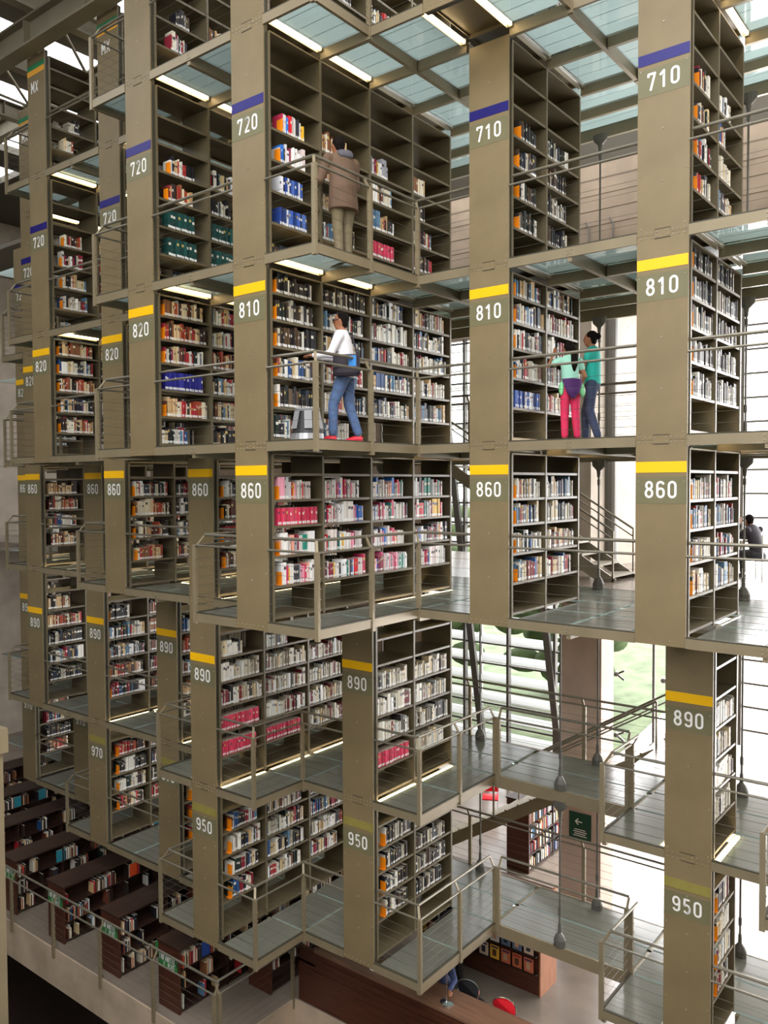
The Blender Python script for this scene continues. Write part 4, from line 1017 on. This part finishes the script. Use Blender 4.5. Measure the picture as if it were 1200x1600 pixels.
# girl in mint top and pink trousers
def tail(t, c, F):
    t.tube([c - F * .10 + Vector((0, 0, .02)), c - F * .145 + Vector((.0, 0, -.08)), c - F * .15 + Vector((.0, 0, -.22)), c - F * .13 + Vector((0, 0, -.34))], [.03, .05, .052, .02], 10)
o, s, hc = figure('person', 'girl with long ponytail in mint top and pink trousers', (-5.20, 10.93, Z8), math.radians(48), 1.45,
    [[(-.09, .0, .90), (-.085, .03, .50), (-.10, -.02, .10), (-.11, .12, .035)], [(.09, .0, .90), (.10, .02, .50), (.12, -.02, .10), (.14, .12, .035)]],
    [([(-.17, .03, 1.37), (-.36, .08, 1.28), (-.22, .18, 1.50)], ((.5, .5, 1), (0, 1, 0))), ([(.17, .03, 1.37), (.26, .00, 1.12), (.24, .20, .98)], ((0, 1, -.4), (1, 0, 0)))],
    dict(skin='skin', trousers='pink_trousers', top='mint', shoe='shoe_dark'), lean=(0, .02), headoff=(-.02, .04, -.02), face=(-.3, 1), slim=.90, sleeves='short')
hair_cap(o, hc, s, (-.3, 1), tail, 1.05)
t = MB(); t.loft([(0, -.11 * s, .74 * s, .03, .02), (0, -.125 * s, .84 * s, .10, .035), (0, -.11 * s, .98 * s, .14, .05), (0, -.07 * s, 1.06 * s, .15, .09)], 16); soft(t.build('tied_jumper', 'purple', o, True), .011)
t = MB(); t.ball((.17 * s, -.03, .90 * s), (.05, .07, .09)); t.ball((.20 * s, -.04, .84 * s), (.03, .05, .07)); t.ball((-.17 * s, -.03, .90 * s), (.035, .05, .10)); soft(t.build('green_cloth', 'light_green', o, True), .011)
# girl in teal top
def bun(t, c, F): t.ball(tuple(c - F * .115 + Vector((0, 0, .03))), (.045, .045, .045), 10)
o, s, hc = figure('person', 'girl with hair bun in teal top and dark jeans beside the rod', (-5.08, 11.42, Z8), math.radians(105), 1.64,
    [[(-.085, .0, .90), (-.09, .03, .50), (-.09, -.10, .10), (-.09, .04, .035)], [(.085, .0, .90), (.09, .12, .50), (.09, .12, .10), (.09, .26, .035)]],
    [([(-.16, .02, 1.37), (-.19, .10, 1.16), (-.12, .33, 1.24)], ((0, 1, .1), (0, 0, 1))), ([(.16, .02, 1.37), (.19, .10, 1.13), (.10, .30, 1.10)], ((0, 1, 0), (0, 0, 1)))],
    dict(skin='skin', trousers='dark_jeans', top='teal', shoe='shoe_dark'), lean=(0, .0), headoff=(0, .04, -.01), face=(0, 1), slim=.95, sleeves='short')
hair_cap(o, hc, s, (0, 1), bun, 1.05)
# reader seated at a table on the 860 floor
o, s, hc = figure('person', 'seated reader in dark clothes at the table past the 860 shelves', (-4.05, 16.6, -1.86), math.radians(70), 1.7,
    [[(-.1, .05, .50), (-.12, .45, .50), (-.12, .47, .10), (-.12, .6, .035)], [(.1, .05, .50), (.12, .45, .50), (.12, .42, .10), (.12, .56, .035)]],
    [([(-.19, .12, .95), (-.24, .34, .78), (-.08, .36, 1.05)], ((.3, .2, 1), (0, 1, 0))), ([(.19, .12, .95), (.24, .36, .78), (.1, .58, .80)], ((0, 1, 0), (0, 0, 1)))],
    dict(skin='skin', trousers='shoe_dark', top='bag', shoe='shoe_dark'), lean=(0, .16), headoff=(0, .08, -.05), face=(0, 1), seated=True, coat=.02)
hair_cap(o, hc, s, (0, 1))
r = thing('chair', 'pale chair under the seated reader past the 860 shelves', 'chair', None, (-4.05, 16.6, -1.86), math.radians(70))
for a in (-.2, .2):
    for b in (-.2, .2): t = MB(); t.tube([(a, b, 0), (a, b, .42 if b > 0 else .85)], .013, 6); t.build('leg', 'chrome', r)
t = MB(); t.box(-.22, .22, -.2, .22, .39, .42); t.build('seat', 'paper', r)
t = MB(); t.box(-.22, .22, -.22, -.195, .55, .88); t.build('backrest', 'paper', r)
r = thing('table', 'pale table in front of the seated reader past the 860 shelves', 'table', None, (-4.95, 16.85, -1.86), math.radians(70))
t = MB(); t.box(-.6, .6, -.3, .3, .70, .735); t.build('table_top', 'paper', r)
for a in (-.55, .55):
    for b in (-.25, .25): t = MB(); t.tube([(a, b, 0), (a, b, .70)], .02, 8); t.build('leg', 'chrome', r)
# visitor by the magazine rack and clerk at the counter
o, s, hc = figure('person', 'standing visitor in dark trousers by the magazine rack', (-8.25, 12.55, ZF), math.radians(20), 1.7,
    [[(-.09, .0, .90), (-.09, .02, .50), (-.12, -.02, .10), (-.14, .12, .035)], [(.09, .0, .90), (.10, .02, .50), (.12, .05, .10), (.14, .19, .035)]],
    [([(-.19, .0, 1.38), (-.24, .0, 1.1), (-.22, .1, .86)], ((0, .2, -1), (1, 0, 0))), ([(.19, .0, 1.38), (.24, .0, 1.1), (.22, .1, .86)], ((0, .2, -1), (1, 0, 0)))],
    dict(skin='skin', trousers='shoe_dark', top='bag', shoe='shoe_dark'))
hair_cap(o, hc, s, (0, 1))
o, s, hc = figure('person', 'clerk in blue checked shirt leaning an arm on the wooden counter', (-7.78, 11.42, ZF), math.radians(200), 1.68,
    [[(-.1, .0, .90), (-.1, -.04, .50), (-.1, -.08, .10), (-.1, .06, .035)], [(.1, .0, .90), (.1, -.04, .50), (.1, -.06, .10), (.1, .08, .035)]],
    [([(-.20, .14, 1.30), (-.32, .30, 1.12), (-.30, .56, 1.10)], ((-.3, 1, 0), (0, 0, 1))), ([(.20, .14, 1.30), (.30, .30, 1.12), (.22, .55, 1.10)], ((0, 1, 0), (0, 0, 1)))],
    dict(skin='skin', trousers='dark_jeans', top='check', shoe='shoe_dark'), lean=(0, .22), headoff=(0, .08, -.03))
hair_cap(o, hc, s, (0, 1))

# ------------------------------------------------------------------ lift everything so that the ground-level floor is z = 0
for o in SC.objects:
    if o.parent is None: o.location.z += LIFT
bpy.context.view_layer.update()
